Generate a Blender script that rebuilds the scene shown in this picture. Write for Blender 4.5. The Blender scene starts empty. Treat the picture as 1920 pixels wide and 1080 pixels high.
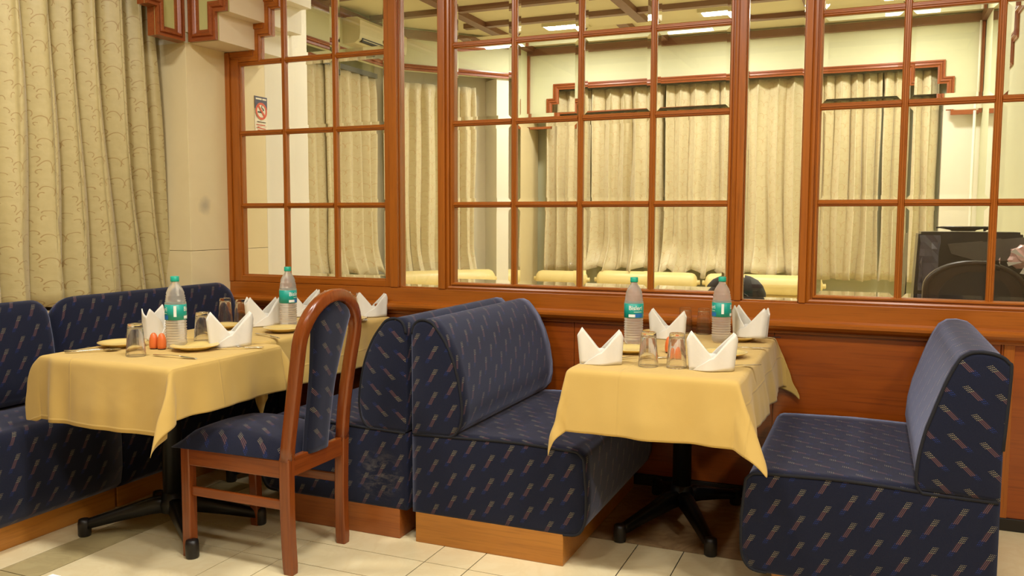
import bpy, bmesh, math, random
from mathutils import Vector, Matrix
PI = math.pi
random.seed(7)
S = bpy.context.scene
C = S.collection

# ------------------------------------------------------------------ camera
F_PX, YAW, PIT, ROL = 1589.208, -0.400536, 0.0808109, 0.00281117
fw = Vector((math.sin(YAW)*math.cos(PIT), math.cos(YAW)*math.cos(PIT), -math.sin(PIT)))
r0 = Vector((math.cos(YAW), -math.sin(YAW), 0)); u0 = r0.cross(fw)
rr = r0*math.cos(ROL)+u0*math.sin(ROL); uu = -r0*math.sin(ROL)+u0*math.cos(ROL)
cam = bpy.data.objects.new('camera', bpy.data.cameras.new('camera')); C.objects.link(cam)
cam.matrix_world = Matrix(((rr.x, uu.x, -fw.x, 0), (rr.y, uu.y, -fw.y, 0), (rr.z, uu.z, -fw.z, 1.32), (0, 0, 0, 1)))
cam.data.sensor_width = 36; cam.data.lens = F_PX/1920*36; cam.data.clip_start = 0.05
S.camera = cam
# ------------------------------------------------------------------ world, lamps, exposure
W = bpy.data.worlds.new('world'); S.world = W; W.use_nodes = True
W.node_tree.nodes['Background'].inputs[0].default_value = (1.0, 0.9, 0.75, 1)
W.node_tree.nodes['Background'].inputs[1].default_value = 0.03
S.view_settings.view_transform = 'Standard'; S.view_settings.look = 'None'
S.view_settings.exposure = 0.26; S.view_settings.gamma = 1.0; S.view_settings.use_curve_mapping = False
CEIL = 3.15
LIGHT_COL = (1.0, 0.968, 0.905)
FRONT_LAMPS = [(x, y) for y in (2.0, 0.46) for x in (-2.75, -1.27, 0.2, 1.7)]
BACK_LAMPS = [(x, y) for y in (7.74, 5.3) for x in (-2.72, -1.27, 0.2)]
FRONT_W, BACK_W = {2.0: 26.0, 0.46: 16.0}, 21.5
def lamp(x, y, w, n, col=None):
    l = bpy.data.lights.new(n, 'AREA'); l.shape = 'RECTANGLE'; l.size = 0.33; l.size_y = 0.23
    l.energy = w; l.color = col or LIGHT_COL
    o = bpy.data.objects.new(n, l); C.objects.link(o); o.location = (x, y, CEIL-0.026)
for p in FRONT_LAMPS: lamp(p[0], p[1], FRONT_W[p[1]]*(.55 if p[0] < -2 and p[1] < 1 else 1), 'ceiling_lamp_light')
for p in BACK_LAMPS: lamp(p[0], p[1], BACK_W, 'ceiling_lamp_light', (1.0, .975, .93))

# ------------------------------------------------------------------ materials
def srgb(r, g, b):
    f = lambda c: (c/255/12.92) if c/255 <= .04045 else ((c/255+.055)/1.055)**2.4
    return (f(r), f(g), f(b), 1)
class NT:
    def __init__(s, name):
        s.m = bpy.data.materials.new(name); s.m.use_nodes = True; s.t = s.m.node_tree
        s.b = s.t.nodes['Principled BSDF']
    def n(s, ty, **kw):
        x = s.t.nodes.new(ty)
        for k, v in kw.items(): setattr(x, k, v)
        return x
    def l(s, a, b): s.t.links.new(a, b)
    def math(s, op, a, b=None, c=None):
        x = s.n('ShaderNodeMath', operation=op)
        for i, v in enumerate((a, b, c)):
            if v is None: continue
            if isinstance(v, (int, float)): x.inputs[i].default_value = v
            else: s.l(v, x.inputs[i])
        return x.outputs[0]
    def mix(s, f, a, b):
        x = s.n('ShaderNodeMix', data_type='RGBA')
        for i, v in ((0, f), (6, a), (7, b)):
            if isinstance(v, (int, float)): x.inputs[i].default_value = v
            elif isinstance(v, tuple): x.inputs[i].default_value = v
            else: s.l(v, x.inputs[i])
        return x.outputs[2]
    def coords(s, scale, kind='Object'):
        c = s.n('ShaderNodeTexCoord'); m = s.n('ShaderNodeMapping'); s.l(c.outputs[kind], m.inputs[0])
        m.inputs['Scale'].default_value = scale; return m.outputs[0]
    def noise(s, vec, scale, detail=3, rough=.5, dist=0):
        x = s.n('ShaderNodeTexNoise'); s.l(vec, x.inputs['Vector']); x.inputs['Scale'].default_value = scale
        x.inputs['Detail'].default_value = detail; x.inputs['Roughness'].default_value = rough
        x.inputs['Distortion'].default_value = dist; return x.outputs['Fac']
    def ramp(s, f, stops):
        x = s.n('ShaderNodeValToRGB'); s.l(f, x.inputs[0]); e = x.color_ramp.elements
        e[0].position, e[0].color = stops[0]; e[1].position, e[1].color = stops[-1]
        for p, c in stops[1:-1]: q = e.new(p); q.color = c
        return x.outputs[0]
    def bump(s, h, strength, dist):
        x = s.n('ShaderNodeBump'); s.l(h, x.inputs['Height']); x.inputs['Strength'].default_value = strength
        x.inputs['Distance'].default_value = dist; s.l(x.outputs[0], s.b.inputs['Normal'])
    def base(s, c):
        if isinstance(c, tuple): s.b.inputs['Base Color'].default_value = c
        else: s.l(c, s.b.inputs['Base Color'])
    def set(s, **kw):
        for k, v in kw.items(): s.b.inputs[k].default_value = v
        return s.m
def plain(name, col, rough=.6, metal=0, **kw):
    k = NT(name); k.base(col); return k.set(Roughness=rough, Metallic=metal, **kw)
def paint(name, col, rough=.7, var=.06, scale=3):
    k = NT(name); f = k.noise(k.coords((1, 1, 1)), scale, 4)
    dk = tuple(c*(1-var*2) for c in col[:3])+(1,)
    k.base(k.mix(f, col, dk)); k.bump(k.noise(k.coords((1, 1, 1)), 60, 2), .08, .002); return k.set(Roughness=rough)
def wood(name, c1, c2, axis, rough=.32, freq=1.0):
    k = NT(name); sc = [9*freq]*3; sc[axis] = .7*freq
    v = k.coords(tuple(sc)); f = k.noise(v, 2.2, 5, .6, .8)
    sc2 = [70*freq]*3; sc2[axis] = 2.5*freq; g = k.noise(k.coords(tuple(sc2)), 1.5, 3, .6)
    m = k.mix(f, c1, c2); d = tuple(x*.55 for x in c2[:3])+(1,)
    k.base(k.mix(k.ramp(g, [(.5, (0, 0, 0, 1)), (.75, (.55, .55, .55, 1))]), m, d))
    k.bump(g, .12, .001); return k.set(Roughness=rough, **{'Coat Weight': .25, 'Coat Roughness': .2})
M = {}
WA, WB = srgb(180, 102, 24), srgb(150, 77, 12)
for i, a in enumerate('xyz'):
    M['wood_'+a] = wood('varnished_wood_'+a, WA, WB, i)
    M['chairwood_'+a] = wood('chair_wood_'+a, srgb(144, 74, 26), srgb(106, 46, 12), i, .22)
    M['plinth_'+a] = wood('plinth_wood_'+a, srgb(190, 128, 46), srgb(160, 98, 30), i, .4)
    M['trim_'+a] = wood('trim_wood_'+a, srgb(170, 92, 44), srgb(138, 68, 30), i, .35)
M['panel_wood'] = wood('wainscot_wood', srgb(168, 84, 18), srgb(130, 55, 8), 0, .3, .8)
M['beamwood'] = wood('ceiling_beam_wood', srgb(140, 96, 70), srgb(112, 74, 54), 0, .5)
M['plaster'] = paint('cream_plaster', srgb(250, 243, 220))
M['pinkplaster'] = paint('pale_plaster', srgb(248, 230, 196))
M['green'] = paint('pale_green_paint', srgb(226, 226, 186))
M['greenfront'] = paint('green_grey_paint', srgb(206, 202, 132))
M['ceiling'] = paint('ceiling_paint', srgb(236, 226, 184))
M['wallfront'] = paint('front_wall_paint', srgb(196, 172, 130))
M['black'] = plain('black_metal', srgb(20, 19, 19), .35, .3)
M['skirt'] = plain('black_skirting', srgb(26, 22, 20), .4)
M['steel'] = plain('cutlery_steel', (.62, .6, .56, 1), .18, 1)
M['plate'] = plain('stoneware', srgb(226, 198, 122), .22, **{'Coat Weight': .4})
M['shaker'] = plain('orange_ceramic', srgb(222, 112, 52), .35)
M['shakerbase'] = plain('dark_base', srgb(60, 25, 14), .5)
M['piping'] = plain('navy_piping', srgb(15, 17, 28), .85)
M['cap'] = plain('teal_plastic', srgb(30, 168, 140), .35)
M['label'] = plain('teal_label', srgb(24, 158, 142), .4)
M['labelblue'] = plain('blue_label_band', srgb(36, 112, 182), .4)
M['labelwhite'] = plain('white_print', srgb(240, 244, 236), .5)
M['bolster'] = plain('cream_leatherette', srgb(244, 222, 150), .38)
M['grout'] = plain('dark_grout', srgb(34, 27, 18), .9)
M['acbody'] = plain('ac_plastic', srgb(226, 220, 180), .4)
M['acdark'] = plain('ac_slot', srgb(60, 62, 58), .5)
M['blackfab'] = plain('black_fabric', srgb(30, 30, 30), .7)
M['plastic'] = plain('black_plastic', srgb(38, 40, 46), .25)
M['brownleather'] = plain('dark_brown_leather', srgb(46, 34, 26), .35)
M['greyfab'] = plain('grey_nylon', srgb(92, 88, 80), .55)
M['pinkwrap'] = plain('pink_wrap', srgb(230, 190, 180), .2)
M['wraprib'] = plain('white_wrap', srgb(240, 236, 228), .2)
M['signwhite'] = plain('sign_white', srgb(248, 240, 214), .5)
M['signblue'] = plain('sign_navy', srgb(62, 66, 98), .5)
M['signred'] = plain('sign_red', srgb(226, 84, 54), .5)
M['signblack'] = plain('sign_black', srgb(40, 40, 36), .5)
M['rail'] = plain('curtain_rail', srgb(96, 98, 88), .5)
def _light():
    k = NT('lit_diffuser'); k.set(**{'Emission Strength': 9.0}); k.b.inputs['Emission Color'].default_value = (1, .9, .7, 1); k.base(srgb(240, 240, 230)); return k.m
M['lit'] = _light()
def _glass(name, ior, col=(1, 1, 1, 1), rough=0):
    m = bpy.data.materials.new(name); m.use_nodes = True; t = m.node_tree
    t.nodes.remove(t.nodes['Principled BSDF']); g = t.nodes.new('ShaderNodeBsdfGlass')
    g.inputs['IOR'].default_value = ior; g.inputs['Color'].default_value = col; g.inputs['Roughness'].default_value = rough
    t.links.new(g.outputs[0], t.nodes['Material Output'].inputs[0]); return m
M['pane'] = _glass('bevelled_glass', 1.5, (.985, .99, .97, 1))
def _mixglass(name, ior, tr, df, col):
    m = _glass(name, ior); t = m.node_tree; g = [n for n in t.nodes if n.type == 'BSDF_GLASS'][0]
    a = t.nodes.new('ShaderNodeBsdfTransparent'); d = t.nodes.new('ShaderNodeBsdfTranslucent'); e = t.nodes.new('ShaderNodeBsdfDiffuse')
    d.inputs[0].default_value = col; e.inputs[0].default_value = col
    x = t.nodes.new('ShaderNodeMixShader'); x.inputs[0].default_value = tr; t.links.new(g.outputs[0], x.inputs[1]); t.links.new(a.outputs[0], x.inputs[2])
    w = t.nodes.new('ShaderNodeMixShader'); w.inputs[0].default_value = .5; t.links.new(d.outputs[0], w.inputs[1]); t.links.new(e.outputs[0], w.inputs[2])
    y = t.nodes.new('ShaderNodeMixShader'); y.inputs[0].default_value = df; t.links.new(x.outputs[0], y.inputs[1]); t.links.new(w.outputs[0], y.inputs[2])
    t.links.new(y.outputs[0], t.nodes['Material Output'].inputs[0]); return m
M['tumbler'] = _mixglass('tumbler_glass', 1.45, .12, .0, (1, .97, .9, 1))
M['water'] = _mixglass('water_in_brightened_plastic', 1.33, .08, .30, (1, .98, .92, 1))  # diffuse cream mixed in to brighten the body in place of refracted light
def _marble(name, c1, c2, vein):
    k = NT(name); v = k.coords((1, 1, 1)); f = k.noise(v, 1.6, 6, .6, 1.6); g = k.noise(v, 3.5, 4, .6, 2.5)
    m = k.mix(f, c1, c2); k.base(k.mix(k.ramp(g, [(.42, (0, 0, 0, 1)), (.5, (.5, .5, .5, 1)), (.58, (0, 0, 0, 1))]), m, vein))
    return k.set(Roughness=.3)
M['marble'] = _marble('cream_marble', srgb(244, 228, 182), srgb(230, 211, 160), srgb(238, 220, 172))
def _stain():
    k = NT('stained_marble'); v = k.coords((1, 1, 1)); f = k.noise(v, 1.6, 6, .6, 1.6)
    m = k.mix(f, srgb(244, 228, 182), srgb(230, 211, 160))
    c = k.n('ShaderNodeTexCoord'); d = k.n('ShaderNodeVectorMath', operation='DISTANCE'); k.l(c.outputs['Object'], d.inputs[0])
    d.inputs[1].default_value = (-3.577, 3.86, 1.395)
    w = k.math('ADD', d.outputs['Value'], k.math('MULTIPLY', k.noise(v, 14, 3), .05))
    k.base(k.mix(k.ramp(w, [(.035, (.42, .42, .42, 1)), (.085, (0, 0, 0, 1))]), m, srgb(110, 108, 104))); return k.set(Roughness=.3)
M['stained'] = _stain()
M['tile'] = _marble('cream_floor_tile', srgb(240, 226, 184), srgb(232, 214, 168), srgb(228, 208, 160)); 
M['tileolive'] = _marble('olive_floor_tile', srgb(198, 182, 134), srgb(182, 166, 118), srgb(172, 154, 110))
M['tileshaded'] = _marble('shaded_marble_tile', srgb(186, 158, 116), srgb(150, 120, 82), srgb(120, 90, 60))  # shade under the right table is put into this slab's brown marble colour
for k_ in ('tile', 'tileolive', 'tileshaded'): M[k_].node_tree.nodes['Principled BSDF'].inputs['Roughness'].default_value = .28
def _fabric(scuff=None):
    k = NT('navy_dotted_fabric'); c = k.n('ShaderNodeTexCoord'); sp = k.n('ShaderNodeSeparateXYZ'); k.l(c.outputs['UV'], sp.inputs[0])
    u, v = sp.outputs[0], sp.outputs[1]
    PU, PV = .082, .092
    uc = k.math('DIVIDE', u, PU); col = k.math('FLOOR', uc)
    par = k.math('ABSOLUTE', k.math('MODULO', col, 2.0))
    v2 = k.math('ADD', k.math('ADD', k.math('DIVIDE', v, PV), k.math('MULTIPLY', par, .5)), 50.0)
    lu = k.math('MULTIPLY', k.math('SUBTRACT', k.math('SUBTRACT', uc, col), .5), PU)
    lv = k.math('MULTIPLY', k.math('SUBTRACT', k.math('FRACT', v2), .5), PV)
    sx = k.math('SUBTRACT', lu, k.math('MULTIPLY', lv, .52))
    def box(a, ca, ha): return k.math('LESS_THAN', k.math('ABSOLUTE', k.math('SUBTRACT', a, ca)), ha)
    stripe = k.math('GREATER_THAN', k.math('SINE', k.math('MULTIPLY', sx, 2*PI/.0052)), -.1)
    dots = k.math('MULTIPLY', stripe, k.math('GREATER_THAN', k.math('SINE', k.math('MULTIPLY', lv, 2*PI/.0064)), -.1))
    cream = k.math('MULTIPLY', k.math('MULTIPLY', box(sx, .003, .0088), box(lv, .0225, .0115)), dots)
    red = k.math('MULTIPLY', k.math('MULTIPLY', box(sx, .0005, .0085), box(lv, -.003, .016)), stripe)
    blue = k.math('MULTIPLY', k.math('MULTIPLY', box(sx, -.003, .0085), box(lv, -.0255, .0105)), dots)
    vec = k.coords((1, 1, 1), 'UV'); nz = k.noise(vec, 260, 2)
    base = k.mix(nz, srgb(15, 18, 34), srgb(26, 30, 50))
    m = k.mix(k.math('MULTIPLY', blue, .6), base, srgb(38, 58, 130))
    m = k.mix(k.math('MULTIPLY', red, .55), m, srgb(120, 84, 80))
    m = k.mix(k.math('MULTIPLY', cream, .52), m, srgb(178, 166, 132))
    k.base(m); k.bump(nz, .25, .001)
    if scuff:
        d = k.n('ShaderNodeVectorMath', operation='DISTANCE'); k.l(c.outputs['Object'], d.inputs[0]); d.inputs[1].default_value = scuff
        sn = k.math('MULTIPLY', k.math('MULTIPLY', k.ramp(d.outputs['Value'], [(.02, (1, 1, 1, 1)), (.12, (0, 0, 0, 1))]), k.ramp(k.noise(k.coords((14, 14, 30)), 1.4, 4, .7, 1), [(.45, (0, 0, 0, 1)), (.7, (1, 1, 1, 1))])), .45)
        k.base(k.mix(sn, m, srgb(130, 122, 112)))
    return k.set(Roughness=.85, **{'Sheen Weight': .42, 'Sheen Roughness': .45, 'Sheen Tint': (.62, .68, 1, 1), 'Specular IOR Level': .15})
M['fabric'] = _fabric()
def _curtain(name, c1, c2, vine, hem, vst=.8):
    k = NT(name); c = k.n('ShaderNodeTexCoord'); sp = k.n('ShaderNodeSeparateXYZ'); k.l(c.outputs['UV'], sp.inputs[0])
    wob = k.noise(c.outputs['UV'], 7, 2)
    u = k.math('ADD', sp.outputs[0], k.math('MULTIPLY', wob, .06)); v = k.math('ADD', sp.outputs[1], k.math('MULTIPLY', wob, .06))
    def arcs(pu, pv, ou, ov, R, w, lo):
        uc = k.math('ADD', k.math('DIVIDE', u, pu), ou+40.0); col = k.math('FLOOR', uc)
        vv = k.math('ADD', k.math('ADD', k.math('DIVIDE', v, pv), ov+40.0), k.math('MULTIPLY', k.math('MODULO', col, 2.0), .5))
        lu = k.math('MULTIPLY', k.math('SUBTRACT', k.math('FRACT', uc), .5), pu)
        lv = k.math('MULTIPLY', k.math('SUBTRACT', k.math('FRACT', vv), .5), pv)
        r = k.math('SQRT', k.math('ADD', k.math('MULTIPLY', lu, lu), k.math('MULTIPLY', lv, lv)))
        a = k.math('LESS_THAN', k.math('ABSOLUTE', k.math('SUBTRACT', r, R)), w)
        return k.math('MULTIPLY', a, k.math('GREATER_THAN', k.math('ADD', lv, k.math('MULTIPLY', lu, lo)), -R*.15))
    a1 = arcs(.118, .118, 0, 0, .030, .0022, .5)
    a2 = arcs(.118, .118, .17, .12, .011, .0020, -1.4)
    a3 = arcs(.118, .118, .55, .42, .021, .0018, -.9)
    a4 = arcs(.118, .118, .36, .70, .013, .0020, 1.2)
    vn = k.math('MAXIMUM', k.math('MAXIMUM', a1, a2), k.math('MAXIMUM', a3, a4))
    b = k.mix(k.noise(c.outputs['UV'], 30, 4), c1, c2)
    m = k.mix(k.math('MULTIPLY', vn, vst), b, vine); k.base(m)
    hm = k.math('LESS_THAN', k.math('ABSOLUTE', k.math('SUBTRACT', sp.outputs[1], hem)), .003)
    k.bump(k.math('SUBTRACT', k.math('ADD', vn, k.math('MULTIPLY', k.noise(c.outputs['UV'], 22, 3), .5)), k.math('MULTIPLY', hm, 1.0)), .55, .005)
    return k.set(Roughness=.42, **{'Sheen Weight': .3, 'Specular IOR Level': .45})
M['curtain'] = _curtain('gold_brocade_front', srgb(206, 190, 136), srgb(186, 168, 114), srgb(158, 122, 66), .965, .62)
M['curtainback'] = _curtain('cream_brocade_back', srgb(230, 217, 176), srgb(212, 196, 150), srgb(200, 152, 92), .80, .46)
def _cloth():
    k = NT('yellow_linen'); v = k.coords((1, 1, 1)); w = k.noise(v, 300, 2)
    k.base(k.mix(k.noise(v, 5, 4), srgb(207, 175, 101), srgb(199, 166, 91)))
    c = k.n('ShaderNodeTexCoord'); sp = k.n('ShaderNodeSeparateXYZ'); k.l(c.outputs['UV'], sp.inputs[0])
    def crease(a, p, o):
        d = k.math('ABSOLUTE', k.math('SUBTRACT', k.math('FRACT', k.math('ADD', k.math('DIVIDE', a, p), o+20.0)), .5))
        return k.math('MULTIPLY', k.math('MAXIMUM', k.math('SUBTRACT', .012, d), 0.0), 60.0)
    cr = k.math('ADD', crease(sp.outputs[0], .50, .1), crease(sp.outputs[1], .48, .22))
    k.bump(k.math('ADD', k.math('MULTIPLY', cr, .45), k.math('ADD', k.math('MULTIPLY', w, .03), k.noise(v, 6, 2, .45, .5))), .38, .012)
    return k.set(Roughness=.8, **{'Sheen Weight': .2, 'Specular IOR Level': .2})
M['cloth'] = _cloth()
def _napkin():
    k = NT('white_cotton'); v = k.coords((1, 1, 1)); k.base(srgb(228, 223, 210))
    k.bump(k.noise(v, 25, 3), .25, .004); return k.set(Roughness=.8, **{'Specular IOR Level': .2})
M['napkin'] = _napkin()

# ------------------------------------------------------------------ mesh helpers
class MB:
    def __init__(s): s.v = []; s.f = []; s.uv = []; s.sm = []
    def face(s, idx, uv=None, smooth=False): s.f.append(tuple(idx)); s.uv.append(uv); s.sm.append(smooth)
    def box(s, x0, x1, y0, y1, z0, z1, bev=0):
        if bev > 0:
            bm = bmesh.new(); bmesh.ops.create_cube(bm, size=1)
            for v in bm.verts: v.co = Vector((x0+(v.co.x+.5)*(x1-x0), y0+(v.co.y+.5)*(y1-y0), z0+(v.co.z+.5)*(z1-z0)))
            bmesh.ops.bevel(bm, geom=bm.edges[:], offset=bev, segments=2, affect='EDGES', profile=.5); s.add_bm(bm); return s
        b = len(s.v)
        s.v += [(x, y, z) for x in (x0, x1) for y in (y0, y1) for z in (z0, z1)]
        for q in ((0, 1, 3, 2), (4, 6, 7, 5), (0, 4, 5, 1), (2, 3, 7, 6), (0, 2, 6, 4), (1, 5, 7, 3)): s.face([b+i for i in q])
        return s
    def add_bm(s, bm, smooth=False):
        b = len(s.v); bm.verts.index_update()
        s.v += [tuple(v.co) for v in bm.verts]
        for f in bm.faces: s.face([b+v.index for v in f.verts], None, smooth)
        bm.free()
    def grid(s, pts, uv=None, closed_u=False, closed_v=False, smooth=True, flip=False):
        # pts[i][j]
        b = len(s.v); n, m = len(pts), len(pts[0])
        for row in pts: s.v += [tuple(p) for p in row]
        for i in range(n if closed_u else n-1):
            for j in range(m if closed_v else m-1):
                i2, j2 = (i+1) % n, (j+1) % m
                q = [(i, j), (i2, j), (i2, j2), (i, j2)]
                if flip: q.reverse()
                u = [uv[a][c] for a, c in q] if uv else None
                s.face([b+a*m+c for a, c in q], u, smooth)
        return b
    def lathe(s, prof, seg=32, c=(0, 0, 0), smooth=True):
        pts = [[(c[0]+r*math.cos(2*PI*j/seg), c[1]+r*math.sin(2*PI*j/seg), c[2]+z) for j in range(seg)] for r, z in prof]
        s.grid(pts, closed_v=True, smooth=smooth, flip=True)
    def poly(s, pts, d, smooth=False):
        # planar polygon (list of Vector), thickened by vector d
        b = len(s.v); n = len(pts); d = Vector(d)
        s.v += [tuple(p) for p in pts]+[tuple(Vector(p)+d) for p in pts]
        s.face(list(range(b+n-1, b-1, -1))); s.face(list(range(b+n, b+2*n)))
        for i in range(n): s.face((b+i, b+(i+1) % n, b+n+(i+1) % n, b+n+i), None, smooth)
    def tube(s, path, r, seg=8, closed=False, caps=True):
        s.sweep(path, [(r*math.cos(2*PI*i/seg), r*math.sin(2*PI*i/seg)) for i in range(seg)], None, closed, caps, True)
    def sweep(s, path, sec, normal=None, closed=False, caps=True, smooth=False, scales=None):
        P = [Vector(p) for p in path]; n = len(P); rings = []
        N = Vector(normal) if normal is not None else None; last = None
        for i in range(n):
            if closed: t = (P[(i+1) % n]-P[i-1])
            else: t = P[min(i+1, n-1)]-P[max(i-1, 0)]
            if t.length < 1e-9: t = Vector((0, 0, 1))
            t.normalize()
            if N is not None: a = (N-t*N.dot(t)).normalized()
            else:
                ref = last if last is not None else (Vector((0, 0, 1)) if abs(t.z) < .9 else Vector((1, 0, 0)))
                a = (ref-t*ref.dot(t)).normalized(); last = a
            b = t.cross(a); m = 1.0
            if N is not None and 0 < i < n-1:
                d1 = (P[i]-P[i-1]).normalized(); cs = max(.35, d1.dot(t)); m = 1/cs
            k = scales[i] if scales else 1
            rings.append([P[i]+a*x*k+b*y*m*k for x, y in sec])
        b0 = s.grid(rings, closed_u=closed, closed_v=True, smooth=smooth)
        if caps and not closed:
            q = len(sec); s.face([b0+i for i in range(q-1, -1, -1)]); s.face([b0+(n-1)*q+i for i in range(q)])
    def build(s, name, mat, parent=None, fix=True):
        me = bpy.data.meshes.new(name)
        o = Vector(parent['_o']) if (parent is not None and '_o' in parent) else Vector((0, 0, 0))
        me.from_pydata([Vector(v)-o for v in s.v], [], s.f)
        if any(u is not None for u in s.uv):
            ly = me.uv_layers.new(name='UVMap'); i = 0; buf = []
            for f, u in zip(s.f, s.uv):
                for j in range(len(f)): buf += list(u[j]) if u else [0.0, 0.0]
            ly.data.foreach_set('uv', buf)
        me.polygons.foreach_set('use_smooth', s.sm)
        me.update()
        if fix:
            bm = bmesh.new(); bm.from_mesh(me); bmesh.ops.remove_doubles(bm, verts=bm.verts, dist=1e-5)
            bmesh.ops.recalc_face_normals(bm, faces=bm.faces); bm.to_mesh(me); bm.free()
        if isinstance(mat, str): mat = M[mat]
        if mat: me.materials.append(mat)
        ob = bpy.data.objects.new(name, me); C.objects.link(ob)
        if parent is not None:
            ob.parent = parent
            ob['_o'] = tuple(o)
        else: ob['_o'] = (0.0, 0.0, 0.0)
        return ob
def thing(name, label, cat, loc=(0, 0, 0), group=None, kind=None):
    o = bpy.data.objects.new(name, None); C.objects.link(o); o.location = loc; o.empty_display_size = .05
    o['_o'] = tuple(float(x) for x in loc)
    if label: o['label'] = label
    if cat: o['category'] = cat
    if group: o['group'] = group
    if kind: o['kind'] = kind
    return o
def tag(o, label, cat, group=None):
    o['label'] = label; o['category'] = cat
    if group: o['group'] = group
    return o
def struct(o, label=None, cat=None):
    o['kind'] = 'structure'
    if label: o['label'] = label
    if cat: o['category'] = cat
    return o
def copy_tree(o, parent=None):
    c = o.copy(); C.objects.link(c)
    if parent is not None: c.parent = parent
    for ch in list(o.children): copy_tree(ch, c)
    return c
def rrect(w, h, r, n=3):
    out = []
    for cx, cy, a0 in ((w/2-r, h/2-r, 0), (-w/2+r, h/2-r, PI/2), (-w/2+r, -h/2+r, PI), (w/2-r, -h/2+r, 1.5*PI)):
        for i in range(n+1): a = a0+PI/2*i/n; out.append((cx+r*math.cos(a), cy+r*math.sin(a)))
    return out
def smooth_path(pts, per=6, closed=False):
    P = [Vector(p) for p in pts]; n = len(P); out = []
    rng = range(n if closed else n-1)
    for i in rng:
        if closed: a, b, c, d = P[i-1], P[i], P[(i+1) % n], P[(i+2) % n]
        else: a, b, c, d = P[max(i-1, 0)], P[i], P[i+1], P[min(i+2, n-1)]
        for k in range(per):
            t = k/per; out.append(.5*((2*b)+(c-a)*t+(2*a-5*b+4*c-d)*t*t+(3*b-a-3*c+d)*t**3))
    if not closed: out.append(P[-1])
    return out

# ------------------------------------------------------------------ floor
fl = MB(); fl.box(-4.6, 2.7, -2.2, 9.0, -.08, -.003); floor = struct(fl.build('floor', 'grout'), 'cream stone tiled floor with dark joints', 'floor')
XL = [-.834+.715*k for k in range(-5, 6)]; XN = [x+.187 for x in XL]
xs = sorted(XL+XN); YC = []
for k in range(-8, 3): YC += [2.596+.70*(k-1)+.0, 2.797+.70*(k-1)]
YC = [y for y in YC if y < 3.31]
ys = sorted(YC)
if abs(ys[-1]-3.297) > .02: ys.append(3.297)
shared = {}
def tile_obj(x0, x1, y0, y1, mat):
    g = .0022; w, h = round(x1-x0, 3), round(y1-y0, 3); key = (w, h, mat)
    if key not in shared:
        b = MB(); b.box(g, w-g, g, h-g, -.006, 0); o = b.build('tile', mat, floor); shared[key] = o.data
    else:
        o = bpy.data.objects.new('tile', shared[key]); C.objects.link(o); o.parent = floor
    o.location = (x0, y0, 0)
def colmat(x0, x1):
    return 'tileolive' if (x1-x0) < .3 and x0 < -2.7 and x0 > -3.2 else 'tile'
for i in range(len(xs)-1):
    if xs[i] < -3.75: continue
    for j in range(len(ys)-1):
        if ys[j] < .3 and (xs[i] > 0.9): continue
        if xs[i] > 2.2: continue
        tile_obj(xs[i], xs[i+1], ys[j], ys[j+1], colmat(xs[i], xs[i+1]))
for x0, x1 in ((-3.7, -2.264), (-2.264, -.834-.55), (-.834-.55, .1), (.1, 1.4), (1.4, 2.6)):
    tile_obj(x0, x1, 3.30, 4.07, 'tileshaded' if x0 > -2 and x1 < .2 else 'tile')
b = MB(); b.box(-4.6, 2.7, 4.15, 9.0, -.006, 0); b.build('back_room_floor', 'tile', floor)

# ------------------------------------------------------------------ ceiling with coffer beams
b = MB(); b.box(-4.6, 2.7, -2.2, 9.0, CEIL, CEIL+.1); ceiling = struct(b.build('ceiling', 'ceiling'), 'cream ceiling with brown coffer beams', 'ceiling')
for x in (-3.42, -1.98, -.54):
    b = MB(); b.box(x-.045, x+.045, 4.2, 8.6, CEIL-.05, CEIL); b.build('beam', 'beamwood', ceiling)
for y in (4.7, 5.35, 6.0, 6.75, 7.35, 8.02):
    b = MB(); b.box(-4.25 if y < 7 else -3.6, .85, y-.035, y+.035, CEIL-.045, CEIL); b.build('beam', 'beamwood', ceiling)
for x in (-3.42, -1.98, -.54, .9):
    b = MB(); b.box(x-.045, x+.045, -2.0, 4.05, CEIL-.05, CEIL); b.build('beam', 'beamwood', ceiling)
for y in (-1.35, -.1, .15, 1.6, 3.05):
    b = MB(); b.box(-3.5, 2.5, y-.035, y+.035, CEIL-.045, CEIL); b.build('beam', 'beamwood', ceiling)
# ------------------------------------------------------------------ trim profile sweep (plane -> 3D)
def trim(path, width, to3, nrm, mat, name, parent, h=.022, side=1):
    """moulded band along a 2D axis-aligned path; width grows to one side; nrm = outward direction"""
    n = len(path); prof = [(0, 0), (0, h), (.22, h*1.0), (.27, h*.6), (.36, h*.6), (.45, h*1.15), (.62, h*1.25), (.72, h*.8), (.8, h*.55), (1, h*.5), (1, 0)]
    rows = []
    for i in range(n):
        p = Vector(path[i]).to_2d() if len(path[i]) > 2 else Vector(path[i])
        ds = []
        if i > 0: ds.append((p-Vector(path[i-1])).normalized())
        if i < n-1: ds.append((Vector(path[i+1])-p).normalized())
        ns = [Vector((-d.y, d.x))*side for d in ds]
        off = ns[0] if len(ns) == 1 else (ns[0]+ns[1])/max(.3, (1+ns[0].dot(ns[1])))
        rows.append([Vector(to3(p.x+off.x*width*a, p.y+off.y*width*a))+Vector(nrm)*hh for a, hh in prof])
    b = MB(); bi = b.grid(rows, closed_v=True, smooth=False)
    q = len(prof); b.face([bi+k for k in range(q-1, -1, -1)]); b.face([bi+(n-1)*q+k for k in range(q)])
    return b.build(name, mat, parent)

# ------------------------------------------------------------------ left wall: header, pillar, curtain recess
XW = -3.577
wl = thing('wall_left', 'cream left wall with stepped wooden curtain header and marble pillar', None, kind='structure')
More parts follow.
